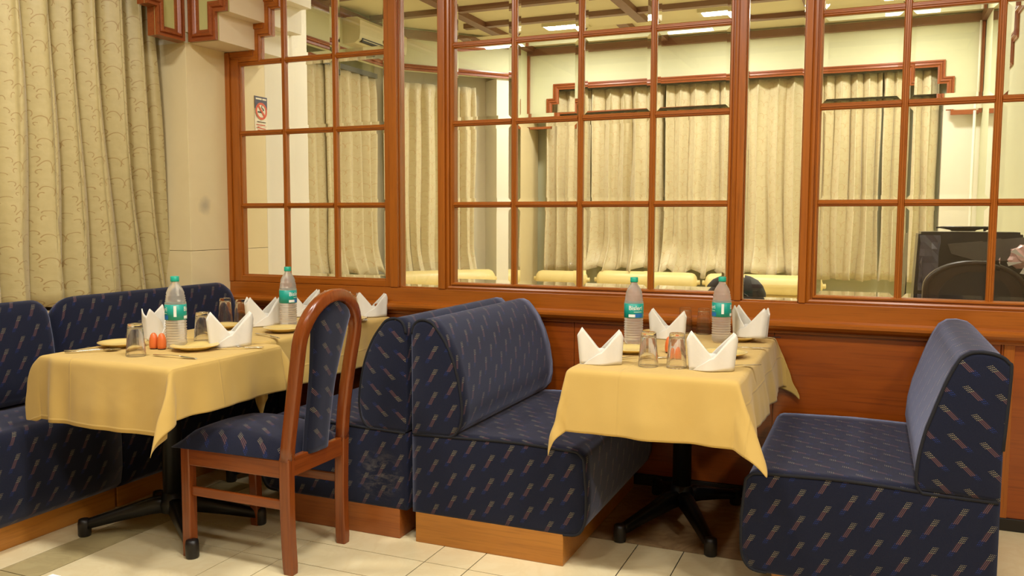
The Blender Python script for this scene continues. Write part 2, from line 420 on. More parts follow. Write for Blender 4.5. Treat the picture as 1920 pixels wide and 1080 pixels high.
# header board with stepped opening (plane X = XW, thin board), outline in (Y, z)
hdr = [(3.727, 2.302), (3.527, 2.302), (3.527, 2.453), (3.460, 2.453), (3.460, 2.603), (3.392, 2.603), (3.392, 2.75), (-.6, 2.75), (-.6, CEIL), (3.74, CEIL), (3.74, 2.302)]
b = MB(); b.poly([Vector((XW-.002, y, z)) for y, z in hdr], (-.05, 0, 0)); b.build('header_board', 'trim_y', wl)
b = MB(); b.poly([Vector((XW, y, z)) for y, z in hdr], (-.0025, 0, 0)); b.build('header_face', 'greenfront', wl)
path = [(3.722, 3.1), (3.722, 2.302), (3.527, 2.302), (3.527, 2.453), (3.460, 2.453), (3.460, 2.603), (3.392, 2.603), (3.392, 2.75), (-.6, 2.75)]
trim(path, .055, lambda a, c: (XW, a, c), (1, 0, 0), 'trim_y', 'header_moulding', wl, side=-1)
b = MB(); b.box(-4.25, XW-.052, 3.70, 3.735, 2.9, CEIL); b.box(-4.25, -4.15, -2.2, 4.4, 0, CEIL); b.build('curtain_recess_wall', 'wallfront', wl)
b = MB(); b.box(-4.15, -4.13, 3.2, 3.74, 0, 2.9); b.build('dark_recess_sheet', plain('dark_sheet', srgb(60, 54, 34), .6), wl)  # dark brown sheet at the back of the gap between curtain and pillar
# marble pillar: slabs with joints
zj = [0, 1.135, 2.3045]
for i in range(2):
    b = MB(); b.box(-4.13, XW, 3.745, 4.06, zj[i]+.001, zj[i+1]-.001, .002); b.build('marble_slab', 'stained', wl)
    b = MB(); b.box(-4.13, XW, 4.14, 4.42, zj[i]+.001, zj[i+1]-.001, .002); b.build('marble_slab', 'marble', wl)
b = MB(); b.box(-4.14, XW-.001, 4.055, 4.145, 0, 2.30); b.build('pillar_core', 'marble', wl)
b = MB(); b.box(-4.14, XW, 3.745, 4.45, 2.303, CEIL); b.box(-3.60, XW+.012, 3.735, 3.765, 2.36, CEIL); b.build('pillar_top', 'plaster', wl)
# stepped beam above partition (both sides)
wh = thing('wall_header', 'stepped plaster beam with brown mouldings over the glazed partition', None, kind='structure')
st = [(-3.577, 2.303), (-3.364, 2.303), (-3.364, 2.453), (-3.289, 2.453), (-3.289, 2.603), (-3.214, 2.603), (-3.214, 2.753), (2.5, 2.753), (2.5, CEIL), (-3.577, CEIL)]
wb = thing('wall_partition', 'wooden glazed partition wall with varnished base panels', None, kind='structure')
b = MB(); b.poly([Vector((x, 3.775, z)) for x, z in st], (0, .295, 0)); b.build('stepped_beam', 'pinkplaster', wh)
b = MB(); b.poly([Vector((x, 4.13, z)) for x, z in st], (0, .29, 0)); b.build('stepped_beam', 'plaster', wh)
b = MB(); b.poly([Vector((x, 3.768, z)) for x, z in st], (0, .009, 0)); b.build('beam_face', 'greenfront', wh)
trim([(-3.557, 3.1), (-3.557, 2.303), (-3.364, 2.303), (-3.364, 2.453), (-3.289, 2.453), (-3.289, 2.603), (-3.214, 2.603), (-3.214, 2.753), (2.5, 2.753)], .062,
     lambda a, c: (a, 3.768, c), (0, -1, 0), 'trim_x', 'beam_moulding', wh)
# ------------------------------------------------------------------ partition base
def part(name, mat, *box, bev=.002, parent=None):
    b = MB(); b.box(*box, bev); return b.build(name, mat, parent if parent is not None else wb)
xsw = [-3.577, -2.79, -2.06, -1.38, -.40, .52, 1.33, 2.5]
for i in range(len(xsw)-1): part('wainscot_panel', 'panel_wood', xsw[i]+.001, xsw[i+1]-.001, 4.075, 4.13, .055, .81)
part('wainscot_batten', 'wood_z', .53, .57, 4.068, 4.08, .055, .81)
part('bottom_rail', 'wood_x', -3.577, 2.5, 4.058, 4.142, .80, .942)
b = MB(); sec = [(4.075, .808), (4.05, .812), (4.028, .824), (4.018, .838), (4.018, .85), (4.03, .858), (4.045, .862), (4.075, .870)]
b.poly([Vector((-3.577, y, z)) for y, z in sec], (6.077, 0, 0)); b.build('ledge_moulding', 'wood_x', wb)
b = MB(); b.box(-3.577, 2.5, 4.066, 4.13, 0, .055, .003); struct(b.build('baseboard_partition', 'skirt'), 'black skirting board under the wood panelling', 'skirting')
ZT = 2.72
posts = [(-2.452, -2.402), (-2.151, -2.109), (-.588, -.556), (-.299, -.269), (1.205, 1.245), (1.50, 1.54)]
for a, c in posts: part('post', 'wood_z', a, c, 4.052, 4.148, .943, ZT+.03, bev=.004)
part('post', 'wood_z', -3.577, -3.545, 4.052, 4.148, .943, 2.30, bev=.004)
part('top_rail', 'wood_x', -3.2, 2.5, 4.055, 4.145, ZT, 2.76)
# fielded lower rail lines under the windows
def bevel_pane(x0, x1, z0, z1, parent, bw=.021, bd=.0021, th=.006, name='pane'):
    y0 = 4.094; b = MB(); o = [(x0, z0), (x1, z0), (x1, z1), (x0, z1)]; i = [(x0+bw, z0+bw), (x1-bw, z0+bw), (x1-bw, z1-bw), (x0+bw, z1-bw)]
    b.v = [(x, y0+bd, z) for x, z in o]+[(x, y0, z) for x, z in i]+[(x, y0+th, z) for x, z in o]
    for k in range(4):
        k2 = (k+1) % 4; b.face((k, k2, 4+k2, 4+k)); b.face((k, 8+k, 8+k2, k2))
    b.face((4, 5, 6, 7)); b.face((8, 11, 10, 9)); return b.build(name, 'pane', parent)
MSEC = [(-.015, .0), (-.015, .012), (-.010, .018), (-.006, .018), (-.003, .024), (.003, .024), (.006, .018), (.010, .018), (.015, .012), (.015, 0), (.015, -.012), (.009, -.022), (-.009, -.022), (-.015, -.012)]
def muntin(x0, z0, x1, z1, parent):
    b = MB(); yc = 4.097
    if abs(x1-x0) < 1e-6: ring = [[(x0+s, yc-d, z) for s, d in MSEC] for z in (z0, z1)]
    else: ring = [[(x, yc-d, z0+s) for s, d in MSEC] for x in (x0, x1)]
    bi = b.grid(ring, closed_v=True, smooth=False); q = len(MSEC); b.face([bi+k for k in range(q)]); b.face([bi+q+k for k in range(q)])
    return b.build('muntin', 'wood_z' if abs(x1-x0) < 1e-6 else 'wood_x', parent)
def frame_box(x0, x1, z0, z1, w, parent, zw=None):
    """moulded sash frame, four mitred members"""
    zw = zw or w
    o = [(x0, z0), (x1, z0), (x1, z1), (x0, z1)]; i = [(x0+w, z0+zw), (x1-w, z0+zw), (x1-w, z1-w), (x0+w, z1-w)]
    for k in range(4):
        k2 = (k+1) % 4; a, a2, c, c2 = Vector(o[k]), Vector(o[k2]), Vector(i[k]), Vector(i[k2])
        st_ = [(0, .030), (.25, .034), (.45, .030), (.5, .020), (.62, .020), (.68, .030), (.85, .030), (1, .016)]
        b = MB(); rows = []
        for p, q in ((a, c), (a2, c2)):
            rows.append([Vector((p.lerp(q, t).x, 4.097-d, p.lerp(q, t).y)) for t, d in st_]+[Vector((q.x, 4.127, q.y)), Vector((p.x, 4.127, p.y))])
        bi = b.grid(rows, closed_v=True, smooth=False); n = len(st_)+2
        b.face([bi+j for j in range(n)]); b.face([bi+n+j for j in range(n)])
        b.build('frame_rail', 'wood_x' if k in (0, 2) else 'wood_z', parent)
ROWS = [1.397, 1.826, 2.2355, 2.645]
def window(n, x0, x1, cols, label):
    w = thing('window_%d' % n, label, None, ((x0+x1)/2, 4.1, .942), kind='structure'); fw_ = .044
    frame_box(x0, x1, .943, ZT, fw_, w, .038)
    xe = [x0+fw_-.002]+cols+[x1-fw_+.002]; ze = [.979]+ROWS+[ZT-fw_+.002]
    for c in cols: muntin(c, .975, c, ZT-fw_+.004, w)
    for i in range(len(xe)-1):
        a = xe[i]+(.013 if i else 0); d = xe[i+1]-(.013 if i < len(xe)-2 else 0)
        for z in ROWS: muntin(xe[i]+(.014 if i else -.004), z, xe[i+1]-(.014 if i < len(xe)-2 else -.004), z, w)
        for j in range(len(ze)-1): bevel_pane(a, d, ze[j]+(.013 if j else 0), ze[j+1]-(.013 if j < len(ze)-2 else 0), w)
    return w
window(2, -2.109, -.588, [-1.721, -1.360, -.993], 'wooden glazed window of sixteen square panes in mid partition')
window(3, -.269, 1.205, [.1136, .4686, .824], 'wooden glazed window of square panes on the right of the partition')
for n, a, c in ((4, -2.402, -2.151), (5, -.556, -.299), (6, 1.245, 1.50)):
    w = thing('window_%d' % n, 'tall narrow glass light between two wooden posts', None, ((a+c)/2, 4.1, .942), kind='structure')
    bevel_pane(a-.004, c+.004, .945, ZT+.004, w, .016)
    for (q0, q1, r0_, r1_) in ((a, a+.006, .943, ZT), (c-.006, c, .943, ZT), (a, c, .942, .949)): part('glazing_bead', 'wood_z', q0, q1, 4.076, 4.12, r0_, r1_, bev=.001, parent=w)
# stepped left window
w1 = thing('window_1', 'wooden glazed window with stepped top corner at the left of the partition', None, (-3.0, 4.1, .942), kind='structure')
X0, X1, cols = -3.545, -2.452, [-3.171, -2.821]
out = [(X0, 2.300), (-3.402, 2.300), (-3.402, 2.451), (-3.324, 2.451), (-3.324, 2.60), (-3.25, 2.60), (-3.25, ZT), (-3.15, ZT)]
def step_band(pts, w, y0, y1, name, mat, parent):
    n = len(pts); rows = []
    for i in range(n):
        p = Vector(pts[i]); ds = []
        if i > 0: ds.append((p-Vector(pts[i-1])).normalized())
        if i < n-1: ds.append((Vector(pts[i+1])-p).normalized())
        ns = [Vector((d.y, -d.x)) for d in ds]; off = ns[0] if len(ns) == 1 else (ns[0]+ns[1])/(1+ns[0].dot(ns[1]))
        q = p+off*w; m = p+off*w*.55
        rows.append([(p.x, y0, p.y), (m.x, y0, m.y), (m.x, y0+.008, m.y), (q.x, y0+.012, q.y), (q.x, y1, q.y), (p.x, y1, p.y)])
    b = MB(); bi = b.grid(rows, closed_v=True, smooth=False); b.face([bi+k for k in range(6)]); b.face([bi+(n-1)*6+k for k in range(6)])
    b.build(name, mat, parent)
step_band(out, .052, 4.060, 4.127, 'stepped_head', 'wood_x', w1)
step_band([(x+(.045 if i > 0 else 0), z-.045) for i, (x, z) in enumerate(out)][:8], .024, 4.070, 4.122, 'stepped_bead', 'wood_x', w1)
for nm, q in (('frame_rail', (X0, X1, .943, .981)), ('frame_rail', (X0, X0+.055, .943, 2.26)), ('frame_rail', (X1-.035, X1, .943, ZT))):
    yo = .002 if q[3] < 1 else 0; b = MB(); b.box(q[0], q[1], 4.064+yo, 4.127+yo*.5, q[2], q[3], .004); b.build(nm, 'wood_x' if q[3] < 1 else 'wood_z', w1)
b = MB(); b.box(X0+.005, X0+.062, 4.078, 4.12, .975, 2.26, .003); b.box(X0+.03, X1, 4.078, 4.12, .972, .988, .002); b.box(X1-.042, X1-.01, 4.078, 4.12, .975, ZT, .002); b.build('inner_bead', 'wood_z', w1)
muntin(-3.171, .985, -3.171, ZT, w1); muntin(-2.821, .985, -2.821, ZT, w1)
xe = [-3.49, -3.171, -2.821, -2.487]
for i in range(3):
    a = xe[i]+(.013 if i else 0); d = xe[i+1]-(.013 if i < 2 else 0)
    ze = [.983]+ROWS+[ZT]
    for z in ROWS[:3]+([ROWS[3]] if i else []): muntin(xe[i]+(.014 if i else -.03), z, xe[i+1]-(.014 if i < 2 else 0), z, w1)
    for j in range(5):
        if i == 0 and j >= 3: continue
        bevel_pane(a, d, ze[j]+(.013 if j else 0), ze[j+1]-(.013 if j < 4 else 0), w1)
b = MB(); pz = [(-3.345, 2.247), (-3.183, 2.247), (-3.183, 2.66), (-3.20, 2.66), (-3.20, 2.53), (-3.27, 2.53), (-3.27, 2.385), (-3.345, 2.385)]
b.poly([Vector((x, 4.096, z)) for x, z in pz], (0, .005, 0)); b.build('pane', 'pane', w1)

# ------------------------------------------------------------------ unseen parts of the front room
b = MB(); b.box(2.5, 2.6, -2.2, 9.0, 0, CEIL); struct(b.build('wall_right', 'wallfront'), 'plain cream right wall', 'wall')
b = MB(); b.box(-4.25, 2.6, -2.3, -2.2, 0, CEIL); struct(b.build('wall_behind', 'wallfront'), 'plain cream wall behind the viewer', 'wall')

# ------------------------------------------------------------------ back room shell
br = thing('wall_back_room', 'pale green back room walls with wooden curtain headers', None, kind='structure')
YB = 8.6
def bpart(name, mat, *box): b = MB(); b.box(*box); return b.build(name, mat, br)
bpart('left_pilaster', 'plaster', -4.6, -3.577, 4.42, 4.86, 0, CEIL)
# left wall header (X=-4.3), recess behind
bpart('recess_back', 'green', -4.62, -4.55, 4.4, 9.0, 0, CEIL)
bpart('side_header', 'green', -4.35, -4.30, 4.86, 7.12, 2.75, CEIL)
trim([(4.86, 2.75), (7.12, 2.75)], .06, lambda a, c: (-4.30, a, c), (1, 0, 0), 'trim_y', 'header_moulding', br)
# diagonal header
D0, D1 = Vector((-4.30, 7.12)), Vector((-3.457, 8.13)); dd = (D1-D0).normalized(); dn = Vector((dd.y, -dd.x))
def diag_box(name, mat, s0, s1, n0, n1, z0, z1, parent=br):
    b = MB(); q = [D0+dd*s0+dn*n0, D0+dd*s1+dn*n0, D0+dd*s1+dn*n1, D0+dd*s0+dn*n1]
    b.poly([Vector((p.x, p.y, z0)) for p in q], (0, 0, z1-z0)); return b.build(name, mat, parent)
DL = (D1-D0).length
diag_box('diagonal_header', 'green', 0, DL, -.05, 0, 2.75, CEIL)
trim([(0, 2.75), (DL, 2.75)], .06, lambda a, c: ((D0+dd*a).x, (D0+dd*a).y, c), (dn.x, dn.y, 0), 'trim_x', 'header_moulding', br)
diag_box('diagonal_recess_wall', 'plaster', -.3, DL+.1, -.34, -.28, 0, CEIL)
diag_box('diagonal_parapet', 'green', -.2, DL+.05, -.28, -.02, 0, .58)
diag_box('diagonal_pilaster', 'plaster', DL-.16, DL, -.3, -.01, 0, 2.75)
bpart('left_parapet', 'green', -4.55, -4.32, 4.86, 7.1, 0, .58)
# return wall at X=-3.457, corner trim and pillar
bpart('return_wall', 'green', -3.6, -3.457, 8.13, 8.72, 2.30, CEIL)
bpart('return_pillar', 'marble', -3.6, -3.44, 8.15, 8.86, 0, 2.30)
bpart('corner_trim', 'trim_z', -3.457, -3.435, 8.565, 8.60, 2.30, CEIL)
bpart('corner_trim', 'trim_z', .83, .853, 8.565, 8.60, 2.27, CEIL)
bpart('cornice', 'beamwood', -3.457, .87, 8.56, 8.60, 3.06, 3.13)
bpart('cornice', 'beamwood', .82, .86, 4.2, 8.6, 3.06, 3.13)
bpart('cornice', 'beamwood', -4.30, -4.26, 4.86, 7.12, 3.06, 3.13)
diag_box('cornice', 'beamwood', 0, DL, 0, .04, 3.05, 3.13)
# back header with stepped opening
so = [(-3.457, 2.30), (-3.24, 2.30), (-3.24, 2.452), (-3.24, 2.60), (-3.165, 2.60), (-3.165, 2.75), (.555, 2.75), (.555, 2.60), (.632, 2.60), (.632, 2.452), (.632, 2.30), (.86, 2.30)]
so = [(-3.457, 2.30), (-3.31, 2.30), (-3.31, 2.452), (-3.24, 2.452), (-3.24, 2.60), (-3.165, 2.60), (-3.165, 2.75), (.555, 2.75), (.555, 2.60), (.632, 2.60), (.632, 2.452), (.70, 2.452), (.70, 2.30), (.86, 2.30)]
so = [(-3.457, 2.30), (-3.24, 2.30), (-3.24, 2.60), (-3.165, 2.60), (-3.165, 2.75), (.555, 2.75), (.555, 2.60), (.632, 2.60), (.632, 2.30), (.86, 2.30)]
b = MB(); b.poly([Vector((x, YB, z)) for x, z in so+[(.86, CEIL), (-3.457, CEIL)]], (0, .05, 0)); b.build('back_header', 'green', br)
trim([so[1], so[2], so[3], so[4], so[5], so[6], so[7], so[8]], .06, lambda a, c: (a, YB, c), (0, -1, 0), 'trim_x', 'header_moulding', br, side=-1)
bpart('header_foot_moulding', 'trim_x', -3.43, -3.19, 8.575, 8.62, 2.285, 2.325)
bpart('header_foot_moulding', 'trim_x', .61, .83, 8.575, 8.62, 2.26, 2.30)
bpart('back_recess_wall', 'green', -3.6, .9, 8.92, 9.0, 0, CEIL)
bpart('right_pier', 'plaster', .56, .90, 8.68, 8.95, 0, 2.32)
bpart('back_parapet', 'bolster', -3.44, .56, 8.70, 8.92, 0, .60)
bpart('dado_strip', 'trim_x', -3.6, -3.45, 8.12, 8.14, .74, .77)
bpart('right_side_wall', 'green', .86, .95, 4.2, 8.7, 0, CEIL)
# stepped header moulding on right side wall + conduit
trim([(7.35, 2.30), (7.07, 2.30), (7.07, 2.453), (6.88, 2.453), (6.88, 2.603), (6.70, 2.603), (6.70, 2.755), (4.4, 2.755)], .06, lambda a, c: (.86, a, c), (-1, 0, 0), 'trim_y', 'header_moulding', br)
b = MB(); b.tube([(.80, 8.57, 0), (.80, 8.57, 2.29)], .012); b.tube([(.815, 8.54, 2.29), (.815, 8.54, 3.06)], .009); b.build('conduit', 'plaster', br)
# ceiling lights
def ceiling_light(x, y, label):
    t = thing('ceiling_light', label, 'light', (x, y, CEIL), 'square recessed ceiling lights')
    b = MB(); 
    for q in ((x-.20, x+.20, y-.15, y-.12), (x-.20, x+.20, y+.12, y+.15), (x-.20, x-.17, y-.12, y+.12), (x+.17, x+.20, y-.12, y+.12)): b.box(*q, CEIL-.03, CEIL)
    b.build('frame', 'acbody', t); b = MB(); b.box(x-.17, x+.17, y-.12, y+.12, CEIL-.022, CEIL-.004); b.build('diffuser', 'lit', t)
lbl = {(-2.72, 7.74): 'bright rectangular ceiling light seen through upper panes of the mid window', (-1.27, 7.74): 'bright rectangular ceiling light seen through top right pane of the mid window', (.2, 7.74): 'ceiling light of the back room above the right window'}
for p in BACK_LAMPS:
    if p in lbl: ceiling_light(p[0], p[1], lbl[p])

# ------------------------------------------------------------------ curtains
def curtain(P0, P1, z0, z1, nf, amp, seed, label, group, mat='curtain', flare=0, top_pinch=False, drape=0, nrm=None, hem_wave=.01):
    rnd = random.Random(seed); P0, P1 = Vector(P0), Vector(P1); L = (P1-P0).length; t = (P1-P0)/L
    n = Vector(nrm) if nrm else Vector((t.y, -t.x)); NU = nf*14; NV = 26
    ph = [rnd.uniform(-.9, .9) for _ in range(nf+2)]; am = [rnd.uniform(.55, 1.25) for _ in range(nf+2)]
    kk = rnd.uniform(0, 6)
    rows = []; uvs = []
    base = []
    for i in range(NU+1):
        s = i/NU; f = s*nf; k = int(f); w = f-k
        a = am[k]*(1-w)+am[k+1]*w; p = ph[k]*(1-w)+ph[k+1]*w
        base.append((s, a, 2*PI*f+p))
    al = 0; prev = None; ulen = []
    for s, a, p in base:
        q = Vector((s*L, amp*a*math.sin(p)))
        if prev is not None: al += (q-prev).length
        ulen.append(al); prev = q
    for j in range(NV+1):
        v = j/NV; z = z0+(z1-z0)*v; row = []; uvr = []
        for i, (s, a, p) in enumerate(base):
            dn_ = 1-v
            A = amp*a*(1+.25*dn_)
            if top_pinch and v > .93: A = amp*a*(1-.55*(v-.93)/.07)
            off = A*math.sin(p+.25*math.sin(v*5+kk+s*4))+.25*A*math.sin(2*p+v*2+kk)
            lat = A*.30*math.sin(2*p)+flare*dn_*dn_*(s-.3)+.012*math.sin(v*7+s*9+kk)*dn_
            out_ = drape*max(0, (.16-v)/.16)**1.5*(1+.3*math.sin(p*.5+kk))
            q = P0+t*(s*L+lat)+n*(off+out_)
            zz = z+hem_wave*math.sin(p*.7+kk)*dn_**6
            row.append((q.x, q.y, zz)); uvr.append((ulen[i], z))
        rows.append(row); uvs.append(uvr)
    b = MB(); b.grid(rows, uvs); o = b.build('curtain', mat, fix=False)
    m = o.modifiers.new('solidify', 'SOLIDIFY'); m.thickness = .002
    return tag(o, label, 'curtain', group)
curtain((-3.80, 1.0), (-3.80, 2.52), .87, 2.86, 9, .060, 3, 'gold patterned brocade curtain at the left edge above the blue banquette', 'gold curtains of the dining room', nrm=(1, 0))
curtain((-3.79, 2.54), (-3.765, 3.66), .87, 2.86, 8, .062, 11, 'gold patterned brocade curtain beside the marble pillar above the blue banquette', 'gold curtains of the dining room', nrm=(1, 0), flare=.17)
GB = 'cream patterned curtains of the back room'
def cb(x0, x1, z0, nf, seed, label, drape=0, y=8.74, flare=0, hw=.01): return curtain((x0, y), (x1, y), z0, 2.70, nf, .062, seed, label, GB, 'curtainback', top_pinch=True, drape=drape, nrm=(0, -1), flare=flare, hem_wave=hw)
cb(-3.30, -2.79, .76, 4, 21, 'narrow cream curtain nearest the left end of the back room far wall')
cb(-2.78, -2.00, .80, 5, 22, 'cream curtain spilling over the cream bolster in the back room middle', .16, flare=.06, hw=.03)
cb(-1.99, -1.28, .78, 5, 23, 'crumpled cream curtain gathered over the pinched bolster end', .17, flare=.05, hw=.05)
cb(-1.27, -.59, .79, 4, 24, 'cream curtain showing through the tall narrow light right of middle', .12, flare=.1, hw=.02)
cb(-.58, .04, .75, 5, 25, 'straight pleated cream curtain in left pane column of right window')
cb(.05, .54, .75, 4, 26, 'straight pleated cream curtain at right end of the back room far wall')
def dpt(s, n): q = D0+dd*s+dn*n; return (q.x, q.y)
curtain(dpt(.02, -.15), dpt(.98, -.15), .74, 2.66, 7, .032, 31, 'cream curtain on the angled back room wall behind the left narrow light', GB, 'curtainback', top_pinch=True, drape=.10, nrm=(dn.x, dn.y), flare=-.05)
curtain((-4.44, 5.45), (-4.44, 6.38), .80, 2.66, 6, .032, 32, 'cream curtain on back room side wall next to the white pilaster', GB, 'curtainback', top_pinch=True, drape=.05, nrm=(1, 0), hem_wave=.03)
curtain((-4.41, 6.24), (-4.43, 7.06), .78, 2.66, 5, .034, 33, 'cream curtain with split wavy hem on back room side wall under the air conditioner', GB, 'curtainback', top_pinch=True, drape=.07, nrm=(1, 0), hem_wave=.05)
b = MB(); b.box(-3.20, .52, 8.70, 8.78, 2.69, 2.72); tag(b.build('curtain_rail', 'rail'), 'grey curtain rail on the back room far wall', 'curtain rail')
b = MB(); b.box(-4.47, -4.40, 5.0, 7.08, 2.655, 2.70); tag(b.build('curtain_rail', 'rail'), 'grey curtain rail on the back room side wall', 'curtain rail')

# ------------------------------------------------------------------ back room seating and bolsters
def bench(name, label, a, c, depth, n, zs):
    t = thing(name, label, 'bench', (a[0], a[1], 0)); a, c, n = Vector(a), Vector(c), Vector(n)
    def bx(nm, mat, d0, d1, z0, z1, bev):
        b = MB(); q = [a+n*d0, c+n*d0, c+n*d1, a+n*d1]; bm = bmesh.new()
        vs = [bm.verts.new((p.x, p.y, z0)) for p in q]+[bm.verts.new((p.x, p.y, z1)) for p in q]
        for f in ((3, 2, 1, 0), (4, 5, 6, 7), (0, 1, 5, 4), (1, 2, 6, 5), (2, 3, 7, 6), (3, 0, 4, 7)): bm.faces.new([vs[i] for i in f])
        if bev: bmesh.ops.bevel(bm, geom=bm.edges[:], offset=bev, segments=3, affect='EDGES', profile=.5)
        b.add_bm(bm, True if bev > .02 else False); b.build(nm, mat, t)
    bx('base', 'plinth_x', .02, depth-.04, 0, zs-.14, 0); bx('seat_cushion', 'curtainback', 0, depth, zs-.14, zs, .03)
    bx('backrest', 'bolster', 0, .14, zs, .60, .03); return t
bench('upholstered_bench', 'cream upholstered bench along the back room far wall', (-3.40, 8.68), (.50, 8.68), .62, (0, -1), .46)
bench('upholstered_bench', 'cream upholstered bench along the back room side wall', (-4.30, 4.95), (-4.30, 6.6), .55, (1, 0), .46)
bq = D0+dd*.25+dn*.0; bq2 = D0+dd*.95
def bolster(p0, p1, r, label):
    p0, p1 = Vector(p0), Vector(p1); L = (p1-p0).length; t = (p1-p0).normalized(); a = Vector((0, 0, 1)); bb = t.cross(a); N = 28; rings = []
    for s, k in ((-.045, .10), (-.038, .26), (-.018, .22), (-.008, .34), (0, .62), (.02, .86), (.05, .97), (.12, 1), (.5, 1.0)):
        rings.append((s, k))
    prof = [(s, k) for s, k in rings]+[(1-s if s < .5 else s, k) for s, k in reversed(rings[:-1])]
    rows = []
    for s, k in prof:
        d = s*L if 0 <= s <= 1 and .05 < s < .95 else (s*.9 if s <= .05 else L-(1-s)*.9)
        rows.append([p0+t*d+(a*math.cos(q)+bb*math.sin(q))*r*k*(1+(.06*math.sin(14*q) if k < .96 else 0)) for q in [2*PI*j/N for j in range(N)]])
    b = MB(); i0 = b.grid(rows, closed_v=True); b.face([i0+j for j in range(N)]); b.face([i0+(len(prof)-1)*N+j for j in range(N)])
    return tag(b.build('bolster', 'bolster'), label, 'bolster', 'cream bolsters of the back room')
bolster((-2.62, 8.50, .697), (-1.60, 8.50, .697), .096, 'long cream bolster behind the mid window with a pinched right end')
bolster((-1.50, 8.50, .697), (-.42, 8.50, .697), .096, 'cream bolster behind the tall narrow light right of the middle')
bolster((-3.3, 8.50, .69), (-2.75, 8.50, .69), .088, 'short cream bolster at the left end of the far bench')
dq = lambda s, n, z: (*dpt(s, n), z)
bolster(dq(-.1, .14, .72), dq(1.04, .14, .72), .10, 'cream bolster along the angled wall behind the left narrow light')
bolster((-4.20, 5.3, .705), (-4.20, 6.85, .705), .10, 'cream bolster under the side wall curtains behind the left window')
t = thing('corner_bench', 'cream cushioned corner bench below the angled wall', 'bench', (D0.x, D0.y, 0))
diag_box('base', 'plinth_x', .15, DL-.1, .06, .34, 0, .40, t).location = -Vector((0, 0, 0))
diag_box('seat_cushion', 'bolster', .12, DL-.08, .03, .36, .40, .61, t)

# ------------------------------------------------------------------ air conditioner
t = thing('air_conditioner', 'cream wall mounted split air conditioner above the side curtains', 'air conditioner', (-4.30, 6.7, 2.84))
b = MB(); sec = [(0, 0), (.12, .0), (.17, .03), (.18, .08), (.18, .19), (.15, .22), (0, .225)]
b.poly([Vector((-4.30+x, 6.36, 2.84+z)) for x, z in sec], (0, .80, 0)); b.build('housing', 'acbody', t)
b = MB(); b.box(-4.18, -4.125, 6.40, 7.12, 2.852, 2.885); b.build('outlet_slot', 'acdark', t)
b = MB(); b.box(-4.14, -4.118, 6.41, 7.11, 2.866, 2.872); b.build('louvre', 'acbody', t)
b = MB(); b.box(-4.13, -4.117, 6.86, 7.04, 2.96, 2.995); b.build('display', 'greyfab', t)
# ------------------------------------------------------------------ no smoking sign
t = thing('no_smoking_sign', 'white no smoking sign with red ring on the marble pillar end', 'sign', (XW, 4.375, 1.98))
def sp(y, z, dx=0): return Vector((XW+.003+dx, 4.315+.118*y, 1.885+.20*z))
def sflat(name, mat, pts, d): b = MB(); b.poly([sp(y, z, d) for y, z in pts], (.0012, 0, 0)); return b.build(name, mat, t)
sflat('board', 'signwhite', [(0, 0), (1, 0), (1, 1), (0, 1)], -.002)
sflat('title_band', 'signblue', [(0, .62), (1, .62), (1, 1), (0, 1)], 0)
def ell(r, n=28, cy=.5, cz=.55): return [(cy+r*math.cos(2*PI*i/n), cz+r*.58*math.sin(2*PI*i/n)) for i in range(n)]
sflat('symbol_disc', 'signwhite', ell(.46), .0012)
b = MB(); A_, B_ = ell(.46), ell(.34); rows = [[sp(y, z, .0034) for y, z in A_], [sp(y, z, .0034) for y, z in B_]]; b.grid(rows, closed_v=True, smooth=False); b.build('red_ring', 'signred', t)
sflat('cigarette', 'signblack', [(.22, .49), (.62, .49), (.62, .54), (.22, .54)], .0026)
sflat('smoke', 'signblack', [(.62, .56), (.72, .58), (.66, .64), (.55, .66), (.58, .74), (.54, .74), (.50, .65), (.62, .61)], .0026)
sflat('slash', 'signred', [(.17, .72), (.26, .76), (.82, .40), (.74, .35)], .0038)
for k, (a, z, c) in enumerate(((.08, .90, .55), (.60, .90, .92), (.16, .20, .86), (.10, .11, .80), (.2, .04, .9))):
    sflat('print_line', 'signwhite' if k < 2 else ('signblack' if k == 2 else 'signred'), [(a, z), (c, z), (c, z+(.05 if k < 2 else .022)), (a, z+(.05 if k < 2 else .022))], .0014)

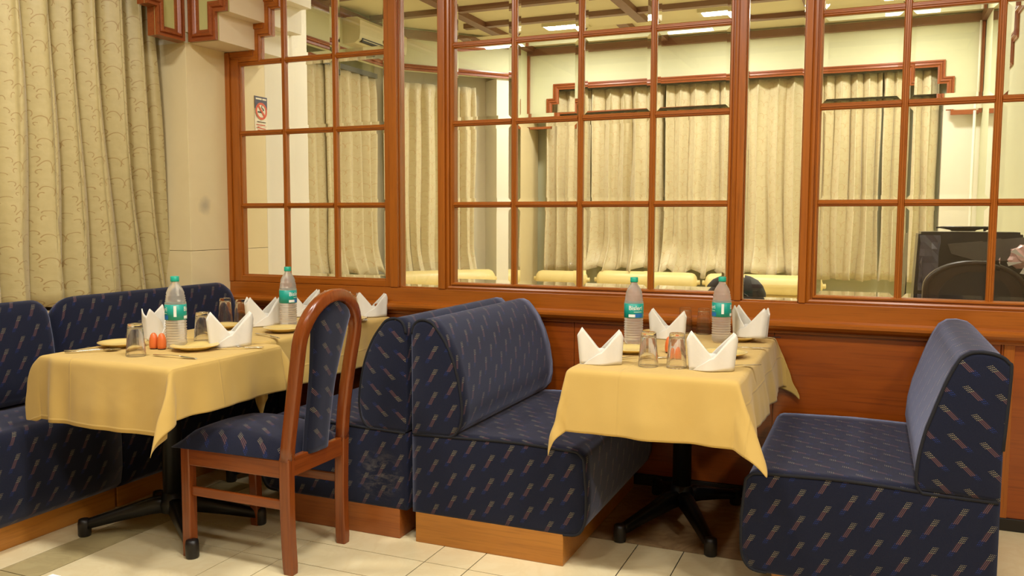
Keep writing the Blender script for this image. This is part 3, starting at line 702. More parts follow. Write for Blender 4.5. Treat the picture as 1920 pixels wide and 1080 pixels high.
# ------------------------------------------------------------------ upholstery builder
def arc(cx, cz, r, a0, a1, n=5): return [(cx+r*math.cos(math.radians(a0+(a1-a0)*i/n)), cz+r*math.sin(math.radians(a0+(a1-a0)*i/n))) for i in range(n+1)]
def uph(name, prof, y0, y1, parent, capflip0=False, puff=.010, ny=10, tiltflip=False, sag=.004, endround=0, label=None, caprot=0, capv=1):
    """closed XZ profile (anticlockwise) extruded along Y with padded end caps"""
    n = len(prof); arcl = [0]
    for i in range(n): a, c = prof[i], prof[(i+1) % n]; arcl.append(arcl[-1]+math.hypot(c[0]-a[0], c[1]-a[1]))
    cx = sum(p[0] for p in prof)/n; cz = sum(p[1] for p in prof)/n
    rows, uvs = [], []
    er = [(0, 0)] if not endround else [(endround*(1-math.cos(q)), endround*(1-math.sin(q))) for q in (0, PI/6, PI/3, PI/2)]
    ysteps = []
    if endround:
        for k in range(5): q = k/4*PI/2; ysteps.append((endround*(1-math.cos(q)) if False else endround*(1-math.sin(PI/2-q)), endround*(1-math.sin(q))))
        ysteps = [(endround*(1-math.cos(k/4*PI/2)), endround*(1-math.sin(k/4*PI/2))) for k in range(5)]
        ysteps = [(y0+a, s) for a, s in ysteps]+[(y0+endround+(y1-y0-2*endround)*k/ny, 0) for k in range(1, ny)]+[(y1-a, s) for a, s in reversed(ysteps)]
    else: ysteps = [(y0+(y1-y0)*k/ny, 0) for k in range(ny+1)]
    for y, shrink in ysteps:
        row = []; uvr = []
        for i in range(n+1):
            p = prof[i % n]; dx, dz = p[0]-cx, p[1]-cz; L = math.hypot(dx, dz) or 1
            k = shrink/L+(sag*math.sin(PI*(y-y0)/(y1-y0))*-.0)
            row.append((p[0]-dx*k, y, p[1]-dz*k)); uvr.append((y*(-1 if tiltflip else 1), arcl[i]))
        rows.append(row); uvs.append(uvr)
    b = MB(); b.grid(rows, uvs)
    for y, shr, sgn in ((y0, ysteps[0][1], -1), (y1, ysteps[-1][1], 1)):
        fl_ = -1 if (capflip0 if sgn < 0 else not capflip0) else 1
        rings = []; ru = []
        for q in (1, .93, .8, .55, .25, .08, 0):
            ring = []; u_ = []
            for i in range(n+1):
                p = prof[i % n]; dx, dz = p[0]-cx, p[1]-cz; L = math.hypot(dx, dz) or 1; kk = (1-shr/L)*q
                yy = y+sgn*puff*(1-q**3); ring.append((cx+dx*kk, yy, cz+dz*kk)); ua, va = fl_*(cx+dx*kk), capv*(cz+dz*kk); u_.append((ua*math.cos(caprot)-va*math.sin(caprot), ua*math.sin(caprot)+va*math.cos(caprot)))
            rings.append(ring); ru.append(u_)
        b.grid(rings, ru)
    bm_ = b.build(name, 'fabric', parent)
    if label: bm_['label'] = label
    return bm_
def piping(prof, y, parent, r=.0055, closed=False, name='piping'):
    b = MB(); b.tube([(p[0], y, p[1]) for p in prof], r, 8, closed); return b.build(name, 'piping', parent)
def refine(prof, d=.03):
    out = []; n = len(prof)
    for i in range(n):
        a, c = prof[i], prof[(i+1) % n]; L = math.hypot(c[0]-a[0], c[1]-a[1]); k = max(1, int(L/d))
        for j in range(k): out.append((a[0]+(c[0]-a[0])*j/k, a[1]+(c[1]-a[1])*j/k))
    return out
# booth seat in local coordinates: s grows from the back plane (s=0) toward the seat front
BACK_A = [(0, .452), (0, .86), (.010, .895), (.032, .914), (.062, .917), (.092, .906), (.115, .882), (.150, .835), (.182, .770), (.207, .690), (.222, .600), (.224, .545), (.214, .495), (.190, .462), (.165, .452)]
BACK_R = [(0, .436), (0, .60), (-.012, .845), (-.004, .880), (.022, .900), (.062, .908), (.098, .905), (.128, .885), (.150, .845), (.172, .790), (.198, .710), (.220, .640), (.236, .560), (.242, .480), (.232, .446)]
def base_prof(w, top, zb):
    return [(0, zb), (0, top-.006), (.25, top+.004), (.45, top+.008), (w-.11, top+.002)]+[(w-.055+.045*math.sin(q), top-.045+.045*math.cos(q)) for q in (.2, .6, 1.0, 1.35)]+[(w-.004, top-.12), (w, (top+zb)/2), (w-.003, zb+.07), (w-.018, zb+.025), (w-.045, zb+.004), (w-.09, zb)]
def booth(name, label, xb, sgn, y0, y1, back, w=.742, top=.452, zb=.125, plinth=None, flipback=False, flipbase=False, group='blue booth seats', back_label=None):
    t = thing(name, label, 'booth seat', (xb+sgn*w/2, (y0+y1)/2, 0), group)
    def tr(pr):
        q = [(xb+sgn*s, z) for s, z in pr]
        return q if sgn < 0 else q[::-1]
    bp = base_prof(w, top, zb)
    uph('seat_base', refine(tr(bp), .04), y0, y1, t, flipbase, .008, 14)
    uph('backrest', refine(tr(back), .04), y0, y1-.005, t, flipback is True, .012, 14, caprot=(.30 if flipback else 0), capv=(-1 if flipback == 'v' else 1))
    sm = lambda pr: [(p.x, p.y) for p in smooth_path([(a, c, 0) for a, c in pr], 4)]
    piping([(xb+sgn*s, z) for s, z in sm(back[1:])]+[(xb+sgn*s, z) for s, z in ((back[-1][0]-.01, back[0][1]), (.005, back[0][1]-.004))], y0+.001, t, name='backrest_piping')
    piping([(xb+sgn*s, z) for s, z in sm([(back[-1][0], top)]+bp[3:])], y0+.001, t, name='seat_piping')
    p0, p1, ins = plinth
    b = MB(); xa, xc = sorted((xb+sgn*p0, xb+sgn*p1)); b.box(xa, xc, y0+ins, y1, 0, zb+.006, .003); b.build('plinth', 'plinth_x', t)
    return t
booth('booth_seat', 'blue dotted booth seat in the middle, facing the right table, pale wood plinth', -1.694, 1, 2.965, 4.014, BACK_A, plinth=(.012, .652, .0))
booth('booth_seat', 'blue dotted booth seat behind the wooden chair, back to back with another', -1.722, -1, 2.965, 4.014, BACK_A, plinth=(.035, .60, .0), flipback='v')
booth('booth_seat', 'blue dotted booth seat at the right edge, facing left toward the table', .402, -1, 3.0, 4.014, BACK_R, w=.792, top=.440, zb=.088, plinth=(.03, .69, .05), flipback=True)
# rear booth plinth gets a darker wood
for o in bpy.data.objects:
    if o.name.startswith('plinth') and o.parent and 'behind the wooden chair' in o.parent.get('label', ''): o.data.materials[0] = wood('dark_plinth_wood', srgb(168, 98, 38), srgb(130, 66, 24), 0, .4)
for o in bpy.data.objects:
    if o.name.startswith('seat_base') and o.parent and 'behind the wooden chair' in o.parent.get('label', ''):
        c0 = o.parent.location; o.data.materials[0] = _fabric((-1.85-c0.x, 2.96-c0.y, .26))
# banquette along the left wall, seat front toward +X
def banquette(label, y0, y1, e):
    t = thing('banquette', label, 'banquette', (-3.35, (y0+y1)/2, 0), 'blue banquettes along the left wall')
    bp = [(-3.575, .09), (-3.575, .47), (-3.40, .482), (-3.24, .484), (-3.155, .478)]+[(-3.135+.045*math.sin(q), .437+.045*math.cos(q)) for q in (.3, .7, 1.1, 1.5)]+[(-3.085, .32), (-3.086, .20), (-3.10, .125), (-3.135, .095)]
    uph('seat_base', refine(bp[::-1], .04), y0, y1, t, False, .004, 12)
    bk = [(-3.572, .486), (-3.572, .86), (-3.566, .915), (-3.552, .940), (-3.528, .946), (-3.505, .930), (-3.488, .89), (-3.470, .80), (-3.458, .70), (-3.456, .60), (-3.466, .53), (-3.485, .49)]
    bkk = refine(bk[::-1], .04); n = len(bkk)
    # rounded shoulders at both ends
    rows, uvs = [], []; R = e
    ysx = [y0+.002]+[y0+.004+R*(1-math.cos(k/6*PI/2)) for k in range(1, 7)]+[y0+R+(y1-y0-2*R)*k/10 for k in range(1, 10)]+[y1-.004-R*(1-math.cos(k/6*PI/2)) for k in range(6, 0, -1)]+[y1-.002]
    for y in ysx:
        d = min(y-y0, y1-y); top = 1.0
        if d < R: top = math.sqrt(max(0, 1-((R-d)/R)**2))
        zmax = .946-(1-top)*R*.95; row = []; uvr = []; al = 0
        for i in range(n+1):
            p = bkk[i % n]; z = .486+(p[1]-.486)*(zmax-.486)/(.946-.486)
            if i: al += math.hypot(bkk[i % n][0]-bkk[i-1][0], bkk[i % n][1]-bkk[i-1][1])
            xx = p[0]; dd_ = max(0, 1-d/.03) if d < .03 else 0
            xx = -3.572+(p[0]+3.572)*(1-.35*dd_**2); row.append((xx, y, z)); uvr.append((y, al))
        rows.append(row); uvs.append(uvr)
    b = MB(); i0 = b.grid(rows, uvs); m = n+1; b.face([i0+i for i in range(n)]); b.face([i0+(len(ysx)-1)*m+i for i in range(n)])
    b.build('backrest', 'fabric', t)
    b = MB(); b.box(-3.56, -3.138, y0+.001, y1-.001, 0, .098, .003); b.build('plinth', 'plinth_y', t)
    return t
banquette('near section of the blue dotted banquette at the left edge', 1.35, 2.775, .09)
banquette('far section of the blue dotted banquette beside the marble pillar', 2.785, 4.014, .13)
b = MB(); b.box(-4.13, -3.58, .0, 3.74, 0, .86); struct(b.build('trim_1', 'wallfront'), 'low ledge behind the banquette under the curtains', 'ledge')

# ------------------------------------------------------------------ tables
TZ = .785
def table(label, x0, x1, y0, y1, cx, cy, fx, fy, group='pedestal dining tables'):
    t = thing('dining_table', label, 'table', (cx, cy, 0), group)
    b = MB(); b.box(x0, x1, y0, y1, TZ-.034, TZ-.006, .004); b.build('tabletop', 'wood_x', t)
    b = MB(); b.lathe([(0, .10), (.040, .10), (.040, .66), (.055, .70), (.13, .745), (.13, TZ-.034), (0, TZ-.034)], 24, (cx, cy, 0)); b.build('column', 'black', t)
    b = MB(); b.lathe([(0, .085), (.052, .085), (.056, .12), (.044, .165), (.036, .17), (0, .17)], 24, (cx, cy, 0)); b.build('hub', 'black', t)
    for sx in (-1, 1):
        for sy in (-1, 1):
            ex, ey = cx+sx*fx, cy+sy*fy; d = Vector((ex-cx, ey-cy, 0)); L = d.length; d.normalize(); p = Vector((-d.y, d.x, 0)); rows = []
            for s, w, zt, zb in ((.0, .030, .150, .09), (.25, .029, .145, .082), (.6, .025, .108, .060), (.92, .021, .074, .036), (1.0, .019, .070, .034)):
                c = Vector((cx, cy, 0))+d*L*s; rows.append([c+p*w+Vector((0, 0, zb)), c+p*w*.85+Vector((0, 0, zt-.008)), c+p*w*.45+Vector((0, 0, zt)), c-p*w*.45+Vector((0, 0, zt)), c-p*w*.85+Vector((0, 0, zt-.008)), c-p*w+Vector((0, 0, zb))])
            b = MB(); i0 = b.grid(rows, closed_v=True); b.face([i0+i for i in range(6)]); b.face([i0+24+i for i in range(6)]); f = b.build('foot', 'black', t)
            b = MB(); b.lathe([(0, 0), (.023, 0), (.026, .006), (.026, .052), (.023, .070), (.012, .074), (0, .074)], 20, (ex, ey, 0)); b.build('glide', 'skirt', f)
    return t
def cone(r, f, ln):
    h = zz = 0; n = 10
    for i in range(n):
        a = f*math.exp(-((i+.5)/n*r)/ln); h += math.sin(a)*r/n; zz += math.cos(a)*r/n
    return h, zz
def cloth(label, x0, x1, y0, y1, drop, z, seed, corner, out, rip=.010, lim=None, edge=None, group=None, ln=9):
    """draped cloth. corner: dict (sx,sy)->(flare rad, turn); out: per side extra flare; edge: per side drop"""
    R = .014; N1, N2, ND = 26, 30, 14; edge = edge or {}
    dE = {k: edge.get(k, drop) for k in ('l', 'r', 'f', 'b')}
    def coords(a, b_, dl, dr, n): return [a-dl*(1-i/ND) for i in range(ND)]+[a+(b_-a)*i/n for i in range(n+1)]+[b_+dr*(i+1)/ND for i in range(ND)]
    us = coords(x0, x1, dE['l'], dE['r'], N1); vs = coords(y0, y1, dE['f'], dE['b'], N2); rows, uvs = [], []
    for u in us:
        row, uvr = [], []
        for v in vs:
            du = x0-u if u < x0 else (u-x1 if u > x1 else 0); dv = y0-v if v < y0 else (v-y1 if v > y1 else 0)
            sx = -1 if u < x0 else 1; sy = -1 if v < y0 else 1; px, py = min(max(u, x0), x1), min(max(v, y0), y1)
            if du == 0 and dv == 0: row.append((px, py, z+.0012*math.sin(u*19+seed)*math.sin(v*15+seed))); uvr.append((u, v)); continue
            r = math.hypot(du, dv); th = math.atan2(dv, du)
            fe = out.get('l' if sx < 0 else 'r', .06)*(math.cos(th)**2) + out.get('f' if sy < 0 else 'b', .06)*(math.sin(th)**2)
            if du == 0: fe = out.get('f' if sy < 0 else 'b', .06)
            if dv == 0: fe = out.get('l' if sx < 0 else 'r', .06)
            cf, turn = corner.get((sx, sy), (.35, 0))
            bl = math.sin(2*th)**2 if (du > 0 and dv > 0) else 0
            fl_ = fe+(cf-fe)*bl if bl else fe
            th2 = th+turn*bl*(min(1, r/.2)); 
            if r < R*PI/2: hh, zz = R*math.sin(r/R), R*(1-math.cos(r/R))
            else: q = r-R*PI/2; hq, zq = cone(q, fl_, ln if sx < 0 else 9); hh, zz = R+hq, R+zq
            k = min(1, r/.18)**1.3; s = (u if du == 0 else (v if dv == 0 else (u+v)))
            w = rip*k*(math.sin(s*17+seed)+.6*math.sin(s*29+seed*2.3)+.35*math.sin(s*53+seed*1.7))*(1-.6*bl)
            hh += w+rip*k
            row.append((px+sx*hh*math.cos(th2) if du > 0 or abs(th2-th) > 0 and bl else px, py+sy*hh*math.sin(th2) if dv > 0 else py, z-zz)); uvr.append((u, v))
        rows.append(row); uvs.append(uvr)
    if lim:
        rows = [[lim(Vector(p)) for p in r_] for r_ in rows]
    b = MB(); b.grid(rows, uvs, flip=False); o = b.build('tablecloth', 'cloth', fix=False)
    m = o.modifiers.new('s', 'SUBSURF'); m.levels = 1; m.render_levels = 1
    m = o.modifiers.new('t', 'SOLIDIFY'); m.thickness = .0016; m.offset = -1
    return tag(o, label, 'tablecloth', group)
table('black pedestal table under the right cloth between the two facing booths', -.985, -.405, 2.885, 4.03, -.728, 3.63, .185, .33)
table('near left black pedestal table beside the wooden chair', -2.975, -2.32, 2.31, 2.90, -2.69, 2.675, .29, .20)
table('far left black pedestal table against the wood partition', -3.03, -2.46, 2.95, 4.03, -2.76, 3.52, .17, .22)
def lim_t1(p):
    if p.x < -2.93:
        if p.y < 2.318: p.y = 2.318-.02*(1-math.exp((p.y-2.318)/.02))
        if p.z < TZ-.262: p.z = TZ-.262+.004*math.sin(p.y*60)
        if p.x < -3.12: p.x = -3.12-.03*(1-math.exp((p.x+3.12)/.03))
    return p
def lim_back(ymax):
    def f(p): p.y = min(p.y, ymax); return p
    return f
cloth('yellow cloth draped over the right table between the facing booths', -.990, -.400, 2.875, 4.035, .235, TZ, 1.0,
      {(-1, -1): (.20, .0), (1, -1): (.42, -.15), (1, 1): (.48, 0), (-1, 1): (.2, 0)}, {'l': .05, 'r': .10, 'f': .07, 'b': 0}, lim=lim_back(4.055))
cloth('yellow cloth on the near left table with a pointed corner fold', -2.982, -2.312, 2.302, 2.905, .235, TZ, 2.2,
      {(-1, -1): (1.15, .0), (1, -1): (.42, .45), (1, 1): (.50, 0), (-1, 1): (.9, 0)}, {'l': .85, 'r': .05, 'f': .06, 'b': .05}, rip=.008, edge={'b': .05, 'f': .26, 'r': .20, 'l': .22}, ln=.09, lim=lim_t1)
cloth('yellow cloth on the far left table against the partition', -3.04, -2.450, 2.945, 4.035, .235, TZ-.002, 3.1,
      {(-1, -1): (.3, 0), (1, -1): (.25, 0), (1, 1): (.35, 0), (-1, 1): (.4, 0)}, {'l': .1, 'r': .08, 'f': .05, 'b': 0}, lim=lim_back(4.055))

# ------------------------------------------------------------------ wooden chair
t = thing('dining_chair', 'brown wooden dining chair with arched back and blue dotted upholstery', 'chair', (-2.18, 2.68, 0))
def leg(p0, p1, w0, w1):
    b = MB(); p0, p1 = Vector(p0), Vector(p1); b.sweep([p0, p0.lerp(p1, .5), p1], rrect(1, 1, .12), (1, 0, 0), scales=[w0, (w0+w1)/2, w1]); return b.build('leg', 'chairwood_z', t)
leg((-2.428, 2.495, 0), (-2.428, 2.497, .434), .042, .042)
leg((-2.412, 2.868, 0), (-2.418, 2.862, .434), .038, .042)
YC_ = 2.672
for sy in (-1, 1):
    yf = YC_+sy*(.178 if sy < 0 else .176)
    path = smooth_path([(-1.952, yf-sy*.008, 0), (-1.958, yf-sy*.004, .2), (-1.955, yf, .44)], 5)
    b = MB(); b.sweep(path, rrect(.045, .040, .006), (0, 1, 0) if False else (1, 0, 0), scales=[.92]+[1]*(len(path)-1)); b.build('leg', 'chairwood_z', t)
def bx_(z): 
    k = max(0, min(1, (z-.43)/.62)); return -1.955+.10*k**1.25
R_ = .172; zc = .862
pts = []
for k in range(9): z = .43+(zc-.43)*k/8; pts.append((bx_(z), YC_-R_*1.03+.006*math.sin(k/8*PI), z))
for k in range(1, 18): a = PI-PI*k/18; pts.append((bx_(zc+R_*math.sin(a)), YC_+R_*1.03*math.cos(a), zc+R_*math.sin(a)))
for k in range(9): z = zc+(.43-zc)*k/8; pts.append((bx_(z), YC_+R_*1.03-.006*math.sin(k/8*PI), z))
b = MB(); b.sweep(pts, rrect(.044, .047, .011, 3), (1, 0, .15), smooth=True); bf = b.build('back_frame', 'chairwood_z', t)
# splat
def splat_w(z):
    k = (z-.40)/(1.01-.40); return .070+.012*k+.045*max(0, k-.45)**1.4*2.6
rows_f = []; rows_b = []; ru = []
NZ, NY = 26, 10
for i in range(NZ+1):
    z = .43+(1.012-.43)*i/NZ; w = splat_w(z)
    if z > .90: w = min(w, math.sqrt(max(.0004, (R_-.024)**2-(z-zc)**2)))
    rf, rb, uu_ = [], [], []
    for j in range(NY+1):
        q = -1+2*j/NY; y = YC_+w*q; puff = .020*(1-q**4)*(1-(max(0, (z-.95)/.07))**2*.6)
        rf.append((bx_(z)-.008-puff, y, z)); rb.append((bx_(z)+.008+puff*.75, y, z)); uu_.append((y*.95+z*.28, z*.95-y*.28))
    rows_f.append(rf); rows_b.append(rb); ru.append(uu_)
b = MB(); b.grid(rows_f, ru)
b.grid(rows_b, [[(-a, c) for a, c in r_] for r_ in ru])
for rf, rb in ((rows_f, rows_b),):
    for idx in (0, NY): b.grid([[r_[idx] for r_ in rf], [r_[idx] for r_ in rb]], smooth=False)
    b.grid([rf[-1], rb[-1]]); b.grid([rf[0], rb[0]])
b.build('back_splat', 'fabric', t)
def rail(name, x0, x1, y0, y1, z0, z1, m='chairwood_x'):
    b = MB(); b.box(x0, x1, y0, y1, z0, z1, .004); b.build(name, m, t)
rail('seat_rail', -2.41, -1.97, 2.480, 2.502, .365, .434); rail('seat_rail', -2.41, -1.97, 2.852, 2.874, .365, .434)
rail('seat_rail', -2.445, -2.420, 2.51, 2.85, .365, .434, 'chairwood_y'); rail('seat_rail', -1.968, -1.943, 2.51, 2.835, .366, .44, 'chairwood_y')
rail('stretcher', -2.41, -1.97, 2.487, 2.503, .243, .280); rail('stretcher', -2.41, -1.97, 2.855, 2.871, .243, .280)
# seat cushion
rows = []; ru = []; NX = 16; NYY = 14
for i in range(NX+1):
    a = i/NX; row = []; uvr = []
    for j in range(NYY+1):
        q = j/NYY; x = -2.478+.505*a; hw = .215-.018*a; y = YC_+.004+hw*(2*q-1)
        ex = min(1, (min(a, 1-a)/.16)); ey = min(1, min(q, 1-q)/.16); e = (1-(1-ex)**2.2)*(1-(1-ey)**2.2)
        z = .436+.030*e+.052*(math.sin(PI*min(1, a*.85+.12))**.8)*e*(1-(2*q-1)**2*.35)
        row.append((x, y, z)); uvr.append((y, -x))
    rows.append(row); ru.append(uvr)
b = MB(); b.grid(rows, ru); low = [[(p[0], p[1], .434) for p in r_] for r_ in rows]
b.grid(low, flip=True)
b.grid([rows[0], low[0]]); b.grid([rows[-1], low[-1]]); b.grid([[r_[0] for r_ in rows], [r_[0] for r_ in low]]); b.grid([[r_[-1] for r_ in rows], [r_[-1] for r_ in low]])
b.build('seat_cushion', 'fabric', t)

# ------------------------------------------------------------------ tableware prototypes (built at origin, copied)
def proto(name, label, cat, group): return thing(name, label, cat, (0, 0, 0), group)
# bottle
bottle = proto('water_bottle', '', 'bottle', 'mineral water bottles on the tables')
pr = [(0, .004), (.018, .002), (.030, 0), (.036, .004), (.0395, .012)]
z = .02
while z < .112: pr += [(.0405, z), (.0410, z+.003), (.0375, z+.0068)]; z += .0105
pr += [(.0405, .1135), (.0400, .1145), (.0400, .176), (.0410, .178)]
z = .184
while z < .215: pr += [(.0405-(z-.184)*.12, z), (.0372-(z-.184)*.14, z+.0042)]; z += .0085
pr += [(.0345, .222), (.0285, .237), (.0205, .250), (.0150, .258), (.0138, .266), (0, .266)]
b = MB(); b.lathe(pr, 40); b.build('bottle_body', 'water', bottle)
b = MB(); b.lathe([(.0128, .2665), (.0165, .2665), (.0168, .270), (.0165, .286), (.0150, .2875), (0, .2875)], 28); b.build('cap', 'cap', bottle)
b = MB(); b.lathe([(.0406, .1142), (.0416, .1146), (.0416, .1760), (.0406, .1764)], 48); lab = b.build('label', 'label', bottle)
def curved(name, mat, a0, a1, z0, z1, r=.0419):
    b = MB(); n = 10; b.grid([[(r*math.cos(a0+(a1-a0)*i/n), r*math.sin(a0+(a1-a0)*i/n), z) for i in range(n+1)] for z in (z0, z1)]); return b.build(name, mat, lab)
def curved_text(txt, size, ang, zc_, r=.0421, mat='labelwhite'):
    cu = bpy.data.curves.new('t', 'FONT'); cu.body = txt; cu.size = size; cu.align_x = 'CENTER'; cu.align_y = 'CENTER'; cu.resolution_u = 3; cu.offset = size*.012
    ob = bpy.data.objects.new('t', cu); C.objects.link(ob); dg = bpy.context.evaluated_depsgraph_get(); dg.update()
    me = bpy.data.meshes.new_from_object(ob.evaluated_get(dg)); bpy.data.objects.remove(ob)
    bm = bmesh.new(); bm.from_mesh(me)
    for v in bm.verts: a = ang+v.co.x/r; v.co = Vector((r*math.cos(a), r*math.sin(a), zc_+v.co.y))
    bm.to_mesh(me); bm.free(); me.materials.clear(); me.materials.append(M[mat])
    o = bpy.data.objects.new('lettering', me); C.objects.link(o); o.parent = lab; return o
for a in (-PI/2, PI/2):
    curved_text('Bisleri', .0255, a, .1570)
    curved('blue_band', 'labelblue', a-.1, a+.85, .1170, .1345); curved('pale_band', 'labelwhite', a-.75, a-.05, .1185, .1305)
    curved('fine_print', 'labelwhite', a-.2, a+.7, .1400, .1418)
curved('white_strip', 'labelwhite', -.16, .10, .128, .172)
# tumbler (upside down)
tum = proto('drinking_glass', '', 'glass', 'upturned drinking glasses on the tables')
b = MB(); b.lathe([(.0360, 0), (.0372, .001), (.0372, .003), (.0278, .118), (.0270, .124), (.0250, .126), (0, .1255)], 24)
b.lathe([(0, .1115), (.0235, .111), (.0258, .106), (.0358, .003), (.0360, 0)], 24); b.build('glass_wall', 'tumbler', tum)
# plate
plate = proto('plate', '', 'plate', 'mustard stoneware plates on the tables')
b = MB(); b.lathe([(0, .004), (.048, .004), (.050, 0), (.056, 0), (.060, .005), (.086, .013), (.097, .0185), (.098, .0205), (.096, .0215), (.085, .017), (.062, .0105), (.055, .008), (0, .008)], 48); b.build('plate_body', 'plate', plate)
for o in [x for x in bpy.data.objects if x.name == 'plate_body']: pass
# napkin
def napkin_proto(variant):
    nap = proto('folded_napkin', '', 'napkin', 'white folded napkins on the tables')
    W_, D_ = .074, .040; N = 64; rows = []
    def H(x, a):
        k = abs(x)/W_; pk = (.088 if x < 0 else .080+.006*variant); kp = .80 if x < 0 else .86
        return .046+pk*min(1, k/kp)-.030*max(0, (k-kp)/(1-kp))
    NZ_ = 10
    for j in range(NZ_+1):
        row = []
        for i in range(N):
            a = 2*PI*i/N; cx = math.copysign(abs(math.cos(a))**.92, math.cos(a)); sx = math.copysign(abs(math.sin(a))**1.15, math.sin(a))
            x = W_*cx; y = D_*sx; h = H(x, a); z = h*j/NZ_; k = z/.125
            sp_ = 1+.10*k if variant != 2 else 1-.05*k+.12*k*k
            row.append((x*sp_+(.006*variant*k if x > 0 else -.004*k), y*(1-.35*k)+.004*math.sin(5*a+variant), z))
        rows.append(row)
    b = MB(); b.grid(rows, closed_v=True); o = b.build('napkin_body', 'napkin', nap, fix=False)
    m = o.modifiers.new('s', 'SOLIDIFY'); m.thickness = .004; m.offset = -1
    # crossing front flap: from lower left to the right peak
    rows = []; NI = 26
    for i in range(NI+1):
        a = -PI*(1-i/NI)*.985-.02; cx = math.copysign(abs(math.cos(a))**.92, math.cos(a)); sx = math.copysign(abs(math.sin(a))**1.15, math.sin(a)); x = W_*cx
        lim_ = .050*(x+.064)/.064*(1.0 if x < 0 else 3) if x > -.064 else 0.0006
        h = max(.0006, min(H(x, a), lim_)); row = []
        for j in range(9):
            z = h*j/8; k = z/.125; sp_ = 1+.10*k if variant != 2 else 1-.05*k+.12*k*k
            row.append((x*sp_*1.02+(.006*variant*k if x > 0 else -.004*k), (D_*sx*1.0)*(1-.35*k)-.0055+.004*math.sin(5*a+variant), z))
        rows.append(row)
    b = MB(); b.grid(rows); o = b.build('front_flap', 'napkin', nap, fix=False); m = o.modifiers.new('s', 'SOLIDIFY'); m.thickness = .003; m.offset = 1
    # inner rear fold
    b = MB(); b.grid([[( -.052+.104*i/8, .012*math.sin(PI*i/8)-.004, (.044+.012*math.sin(PI*i/8))*j) for i in range(9)] for j in (0, .5, 1)]); o = b.build('inner_fold', 'napkin', nap, fix=False)
    m = o.modifiers.new('s', 'SOLIDIFY'); m.thickness = .003
    return nap
naps = [napkin_proto(v) for v in (0, 1, 2)]
# shaker
shk = proto('salt_shaker', '', 'shaker', 'orange salt and pepper shakers')
b = MB(); b.lathe([(0, .003), (.0165, .003), (.0180, .012), (.0182, .026), (.0165, .042), (.0125, .056), (.0070, .064), (0, .066)], 24); b.build('shaker_body', 'shaker', shk)
b = MB(); b.lathe([(0, 0), (.0160, 0), (.0165, .0035), (0, .0035)], 24); b.build('shaker_base', 'shakerbase', shk)
b = MB()
for k in range(3): b.lathe([(0, .001), (.0008, .0005), (.0008, 0)], 6, (.004*(k-1), 0, .0650))
b.build('pour_holes', 'shakerbase', shk)
# cutlery
def cutlery(kind):
    t_ = proto(kind, '', kind, 'steel cutlery on the tables'); th = .0016
    def strip(pts, name, z0=0):
        b = MB(); rows = [[(x, -w, z), (x, -w*.5, z+th*.9), (x, w*.5, z+th*.9), (x, w, z), (x, w*.5, z-th*.2), (x, -w*.5, z-th*.2)] for x, w, z in pts]
        i0 = b.grid(rows, closed_v=True); b.face([i0+i for i in range(6)]); b.face([i0+(len(pts)-1)*6+i for i in range(6)]); return b.build(name, 'steel', t_)
    strip([(-.10, .004, .002), (-.095, .009, .002), (-.06, .0075, .003), (-.01, .0042, .006), (.03, .003, .006), (.045, .0035, .005)], 'handle')
    if kind == 'knife': strip([(.04, .004, .005), (.05, .009, .004), (.09, .0095, .003), (.115, .006, .002), (.122, .001, .002)], 'blade')
    if kind == 'fork':
        strip([(.043, .0035, .005), (.052, .010, .003), (.066, .0115, .003), (.070, .0115, .003)], 'fork_head')
        for k in range(4):
            y = -.0095+.0063*k; b = MB(); b.box(.070, .108, y-.0014, y+.0014, .0024, .0046); b.build('tine', 'steel', t_)
    if kind == 'spoon':
        rows = []
        for i in range(11):
            a = i/10; x = .042+.062*a; w = .0185*math.sin(PI*min(1, max(.0, a))**.85)+.0012; rows.append([(x, w*q, .0075-.0065*(1-q*q)*math.sin(PI*a)) for q in (-1, -.7, -.35, 0, .35, .7, 1)])
        b = MB(); b.grid(rows); o = b.build('bowl', 'steel', t_, fix=False); m = o.modifiers.new('s', 'SOLIDIFY'); m.thickness = .0012
    return t_
cut = {k: cutlery(k) for k in ('knife', 'fork', 'spoon')}
used = {}
def place(pt, x, y, z, rz, label, sc=1, tilt=None):
    if pt.name in used: o = copy_tree(pt)
    else: o = pt; used[pt.name] = 1
    o.location = (x, y, z); o.rotation_euler = (tilt[0] if tilt else 0, tilt[1] if tilt else 0, rz); o['label'] = label
    if sc != 1: o.scale = (sc, sc, sc)
    return o
T = TZ+.0016
AV = lambda x, y: math.atan2(-y, -x)   # direction toward camera
def brot(x, y, off): return AV(x, y)+PI/2+math.radians(off)
# bottles
place(bottle, -.933, 3.55, T, brot(-.933, 3.55, 12), 'water bottle on right table showing its teal label front, left of the folded napkin')
place(bottle, -.592, 3.745, T, brot(-.592, 3.745, -82), 'water bottle on right table with its label turned sideways, right of the glasses')
place(bottle, -2.637, 2.665, T, brot(-2.637, 2.665, -92), 'water bottle on near left table beside the orange shakers', 1.03)
place(bottle, -2.661, 3.43, T, brot(-2.661, 3.43, 48), 'water bottle on far left table in front of the partition', 1.03)
# glasses
for x, y, lab_, s_ in ((-.737, 3.02, 'upturned glass at front of right table, left of the pair', 1), (-.635, 3.03, 'upturned glass at front of right table, nearer the right napkin', 1),
    (-.800, 3.995, 'upturned glass at back of right table, left of the pair', .97), (-.712, 3.99, 'upturned glass at back of right table next to the sideways bottle', .97),
    (-2.623, 2.44, 'upturned glass nearest the camera on near left table', 1), (-2.678, 2.858, 'upturned glass behind the bottle on near left table', 1),
    (-3.05, 3.42, 'upturned glass on far left table, left of the pair', 1), (-2.93, 3.40, 'upturned glass on far left table, right of the pair', 1), (-2.625, 3.965, 'upturned glass on far left table mostly hidden by the chair arch', 1)):
    place(tum, x, y, T, random.uniform(0, 3), lab_, s_)
